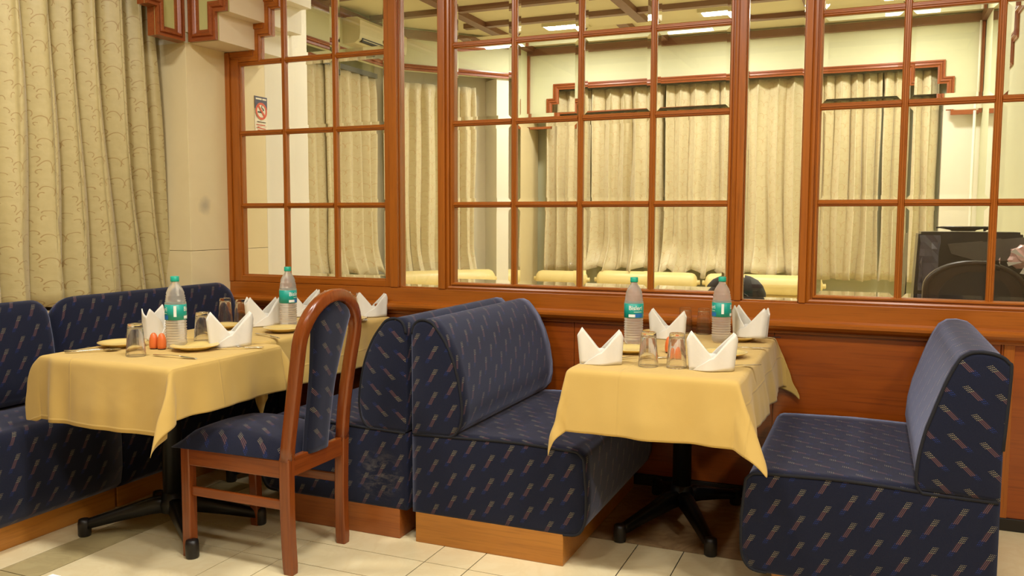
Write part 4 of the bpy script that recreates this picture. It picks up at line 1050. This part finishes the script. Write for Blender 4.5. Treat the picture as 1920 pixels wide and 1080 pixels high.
# plates
for x, y, lab_, s_ in ((-2.870, 2.60, 'mustard plate at left of near left table behind the upturned glass', .98), (-2.530, 2.655, 'mustard plate on near left table in front of the bottle', 1.0),
    (-2.560, 3.262, 'mustard plate on far left table left of the chair arch', 1), (-2.90, 3.24, 'mustard plate on far left table partly behind the napkins', .9), (-2.50, 3.72, 'mustard plate on far left table seen through the chair back', .95),
    (-2.485, 2.835, 'mustard plate tilted behind the near napkin on near left table', .8),
    (-.535, 3.84, 'mustard plate at back right of right table behind the bottle', .95), (-.520, 3.36, 'mustard plate at right edge of right table behind front napkin', .95),
    (-.885, 3.86, 'mustard plate at back left of right table behind the rear napkin', .9), (-.880, 3.31, 'mustard plate at left of right table behind the front left napkin', .95)):
    if 'tilted' in lab_: continue
    place(plate, x, y, T, 0, lab_, s_)
# napkins
for v, x, y, off, lab_, s_ in ((0, -.915, 3.01, 4, 'white folded napkin at front left corner of right table', 1.0), (1, -.513, 3.045, 6, 'white folded napkin at front right of right table beside the glasses', 1.02),
    (0, -.835, 3.78, -8, 'white folded napkin in middle of right table behind the bottle', 1.0), (1, -.480, 3.83, -30, 'white folded napkin at back right of right table standing on a plate', 1.02),
    (1, -2.475, 2.800, 6, 'wide white folded napkin at right of near left table', 1.08), (2, -2.93, 2.84, 62, 'white folded napkin behind the bottle on near left table', 1.05),
    (0, -2.80, 3.41, 25, 'white folded napkin on far left table left of the bottle', 1.1), (2, -2.88, 3.84, 20, 'white folded napkin on far left table behind the shaker, left of the chair arch', 1.0),
    (0, -2.52, 3.98, 12, 'white folded napkin at far right of far left table against the partition', 1.0), (0, -2.755, 3.99, 0, 'white folded napkin showing its tips above the chair arch', 1.0)):
    zz = T+.0085*(0)
    if v == 1 and abs(x+.480) < .01: zz = T+.02
    place(naps[v], x, y, zz, AV(x, y)+PI/2+math.radians(off), lab_, s_)
# shakers
for x, y, lab_ in ((-2.700, 2.605, 'orange shaker on near left table, left one of the pair'), (-2.662, 2.610, 'orange shaker on near left table, right one of the pair'),
    (-.735, 3.365, 'orange shaker on right table, left one of the pair behind glass'), (-.695, 3.360, 'orange shaker on right table, right one of the pair behind glass'),
    (-2.66, 3.60, 'orange shaker on far left table beside the bottle')):
    place(shk, x, y, T, .4, lab_)
# cutlery
def cut_place(k, p, q, lab_, z=T+.001, tilt=None):
    x, y = (p[0]+q[0])/2, (p[1]+q[1])/2; place(cut[k], x, y, z, math.atan2(q[1]-p[1], q[0]-p[0]), lab_, 1, tilt)
cut_place('fork', (-2.98, 2.40), (-2.80, 2.52), 'steel fork at front left of near left table')
cut_place('spoon', (-2.94, 2.37), (-2.78, 2.52), 'steel spoon lying beside the fork on near left table')
cut_place('knife', (-2.569, 2.473), (-2.362, 2.468), 'steel knife in front of the plate on near left table')
cut_place('spoon', (-2.39, 2.77), (-2.60, 2.86), 'steel spoon behind the front plate on near left table')
cut_place('knife', (-2.44, 2.70), (-2.36, 2.76), 'steel knife at right edge of near left table below the napkin')
cut_place('knife', (-2.613, 3.128), (-2.43, 3.05), 'steel knife in front of the plate on far left table')
cut_place('fork', (-2.50, 3.88), (-2.45, 3.80), 'steel fork at right edge of far left table')
cut_place('fork', (-.86, 3.14), (-.80, 3.20), 'steel fork beside the front left napkin on right table')
cut_place('knife', (-.53, 3.56), (-.44, 3.60), 'steel knife at right side of right table below the back plate')
cut_place('knife', (-.47, 3.09), (-.42, 3.14), 'steel knife at right edge of right table by the front napkin')
cut_place('fork', (-.50, 3.93), (-.43, 3.96), 'steel fork at the back right corner of right table')
cut_place('spoon', (-.72, 3.22), (-.62, 3.30), 'steel spoon in middle of right table seen behind the glasses')

# ------------------------------------------------------------------ foreground table corner
t = thing('side_table', 'corner of a white topped table at the bottom left of the picture', 'table', (-.80, .55, 0))
b = MB(); b.box(-1.118, -.50, .22, .870, .765, .787, .002); b.build('tabletop', plain('white_laminate', srgb(250, 244, 226), .3), t)
b = MB(); b.box(-1.124, -.494, .214, .876, .750, .784, .003); b.build('edge_band', 'chairwood_x', t)
for x in (-1.09, -.53):
    for y in (.25, .84): b = MB(); b.box(x-.02, x+.02, y-.02, y+.02, 0, .75, .003); b.build('leg', 'chairwood_z', t)

# ------------------------------------------------------------------ things in the back room near the glass
def cabinet(label, x0, x1, y0, y1, h):
    t_ = thing('side_cabinet', label, 'cabinet', ((x0+x1)/2, (y0+y1)/2, 0)); b = MB(); b.box(x0, x1, y0, y1, 0, h-.03, .003); b.build('body', 'plinth_x', t_)
    b = MB(); b.box(x0-.01, x1+.01, y0-.01, y1+.01, h-.03, h, .003); b.build('top', 'wood_x', t_)
    for k in (0, 1): b = MB(); w_ = (x1-x0)/2; b.box(x0+w_*k+.01, x0+w_*(k+1)-.01, y0-.012, y0, .06, h-.06, .003); d = b.build('door', 'plinth_x', t_); b = MB(); b.box(x0+w_*k+.05, x0+w_*k+.13, y0-.025, y0-.012, h-.14, h-.12, .002); b.build('handle', 'steel', d)
cabinet('low wooden cabinet carrying the backpack just behind the partition', -.95, -.45, 4.6, 5.0, .66)
cabinet('low wooden cabinet carrying the black bag behind the right window', .12, .80, 4.75, 5.35, .66)
t = thing('backpack', 'black rounded backpack behind the post right of the mid window', 'bag', (-.685, 4.78, .66))
BP = .36/.333
rows = []; NP = 28
for j, (z, k) in enumerate(((0, .90), (.05, .97), (.12, 1.0), (.20, 1.0), (.26, 1.0), (.30, .90), (.33, .74), (.35, .50), (.366, .14))):
    rows.append([(-.685+.165*k*math.copysign(abs(math.cos(2*PI*i/NP))**.8, math.cos(2*PI*i/NP)), 4.78+.10*k**.6*math.copysign(abs(math.sin(2*PI*i/NP))**.8, math.sin(2*PI*i/NP)), .66+z) for i in range(NP)])
b = MB(); i0 = b.grid(rows, closed_v=True); b.face([i0+i for i in range(NP)]); b.face([i0+8*NP+i for i in range(NP)]); b.build('bag_body', 'blackfab', t)
b = MB(); b.box(-.80, -.57, 4.655, 4.69, .68, .84, .02); b.build('front_pocket', 'blackfab', t)
b = MB(); b.tube(smooth_path([(-.83, 4.68, .80), (-.78, 4.675, .90), (-.685, 4.685, .945), (-.59, 4.675, .90), (-.54, 4.68, .80)], 6), .003); b.build('zip', 'greyfab', t)
b = MB(); b.tube(smooth_path([(-.655, 4.78, .985), (-.66, 4.78, 1.02), (-.652, 4.79, 1.03), (-.645, 4.79, .985)], 5), .005); b.build('loop_handle', 'blackfab', t)
# black bag + plate + chair + wrapped bundle behind right window
t = thing('luggage_bag', 'large black bag with shiny crumpled side behind the right window', 'bag', (.42, 5.05, .66))
b = MB(); bm = bmesh.new(); vs = [bm.verts.new(v) for v in ((.200, 4.90, .66), (.74, 4.90, .66), (.74, 5.25, .66), (.20, 5.25, .66), (.226, 4.92, 1.262), (.70, 4.92, 1.262), (.70, 5.22, 1.262), (.226, 5.22, 1.262))]
for f in ((3, 2, 1, 0), (4, 5, 6, 7), (0, 1, 5, 4), (1, 2, 6, 5), (2, 3, 7, 6), (3, 0, 4, 7)): bm.faces.new([vs[i] for i in f])
bmesh.ops.bevel(bm, geom=bm.edges[:], offset=.012, segments=2, affect='EDGES'); b.add_bm(bm); b.build('bag_body', 'plastic', t)
rnd = random.Random(5); rows = [[(.222+.026*math.cos(i)+.012*i+rnd.uniform(-.004, .004)+.0*j, 4.893+rnd.uniform(-.010, .006), 1.245-.036*j) for i in range(8)] for j in range(9)]
b = MB(); b.grid(rows, smooth=False); b.build('crumpled_sheet', plain('grey_plastic_sheet', srgb(92, 94, 110), .22), t)
b = MB(); b.poly([Vector(p) for p in ((.36, 4.885, 1.20), (.72, 4.885, 1.24), (.73, 4.885, 1.13), (.52, 4.885, 1.11), (.38, 4.885, 1.15))], (0, -.008, 0)); b.build('flap', 'greyfab', t)
t = thing('serving_tray', 'flat black tray lying on top of the large black bag', 'tray', (.44, 5.02, 1.262))
b = MB(); b.lathe([(0, 0), (.055, 0), (.062, .006), (.105, .014), (.112, .022), (.108, .025), (.07, .014), (0, .010)], 28, (.44, 5.02, 1.265)); b.build('tray_body', 'plastic', t)
b = MB(); b.box(.31, .36, 5.0, 5.04, 1.280, 1.288, .002); b.build('tray_lip', 'plastic', t)
t = thing('armchair', 'dark brown rounded back chair seen behind the right window', 'chair', (.45, 4.55, 0))
def archpoly(cx, hw, z0, zt, n=18):
    pts = [(cx-hw, z0)]
    for i in range(n+1): a = PI-PI*i/n; pts.append((cx+hw*math.cos(a), zt-.13+.13*math.sin(a)))
    pts.append((cx+hw, z0)); return pts
b = MB(); b.poly([Vector((x, 4.43, z)) for x, z in archpoly(.445, .215, .42, 1.135)], (0, .06, 0)); b.build('backrest', 'brownleather', t)
b = MB(); b.tube([(x, 4.43, z) for x, z in archpoly(.445, .205, .44, 1.125)], .011); b.build('back_piping', 'brownleather', t)
b = MB(); b.poly([Vector((x, 4.425, z)) for x, z in archpoly(.445, .15, .47, 1.085)], (0, .01, 0)); b.build('back_panel', 'blackfab', t)
b = MB(); b.box(.24, .65, 4.44, 4.72, .36, .45, .02); b.build('seat', 'brownleather', t)
for x in (.26, .62):
    for y in (4.45, 4.70): b = MB(); b.tube([(x, y, 0), (x, y, .37)], .016); b.build('leg', 'black', t)
t = thing('wrapped_bundle', 'pink and white bundle in clear plastic on the right of the black bag', 'package', (.74, 4.86, 1.05))
b = MB(); bm = bmesh.new(); bmesh.ops.create_icosphere(bm, subdivisions=3, radius=1); rnd = random.Random(3)
for v in bm.verts: k = 1+.13*math.sin(v.co.x*9+v.co.z*7)+.08*rnd.uniform(-1, 1); v.co = Vector((.715+.085*v.co.x*k, 4.82+.06*v.co.y*k, 1.145+.062*v.co.z*k))
b.add_bm(bm, False); b.build('bundle', 'pinkwrap', t)
b = MB()
for k in range(6):
    a = k*1.05; b.poly([Vector((.70+.02*math.cos(a), 4.755, 1.12+.02*math.sin(a))), Vector((.70+.09*math.cos(a+.15), 4.745, 1.13+.07*math.sin(a+.15))), Vector((.70+.09*math.cos(a+.45), 4.75, 1.13+.07*math.sin(a+.45)))], (0, .004, 0))
b.build('plastic_folds', 'wraprib', t)
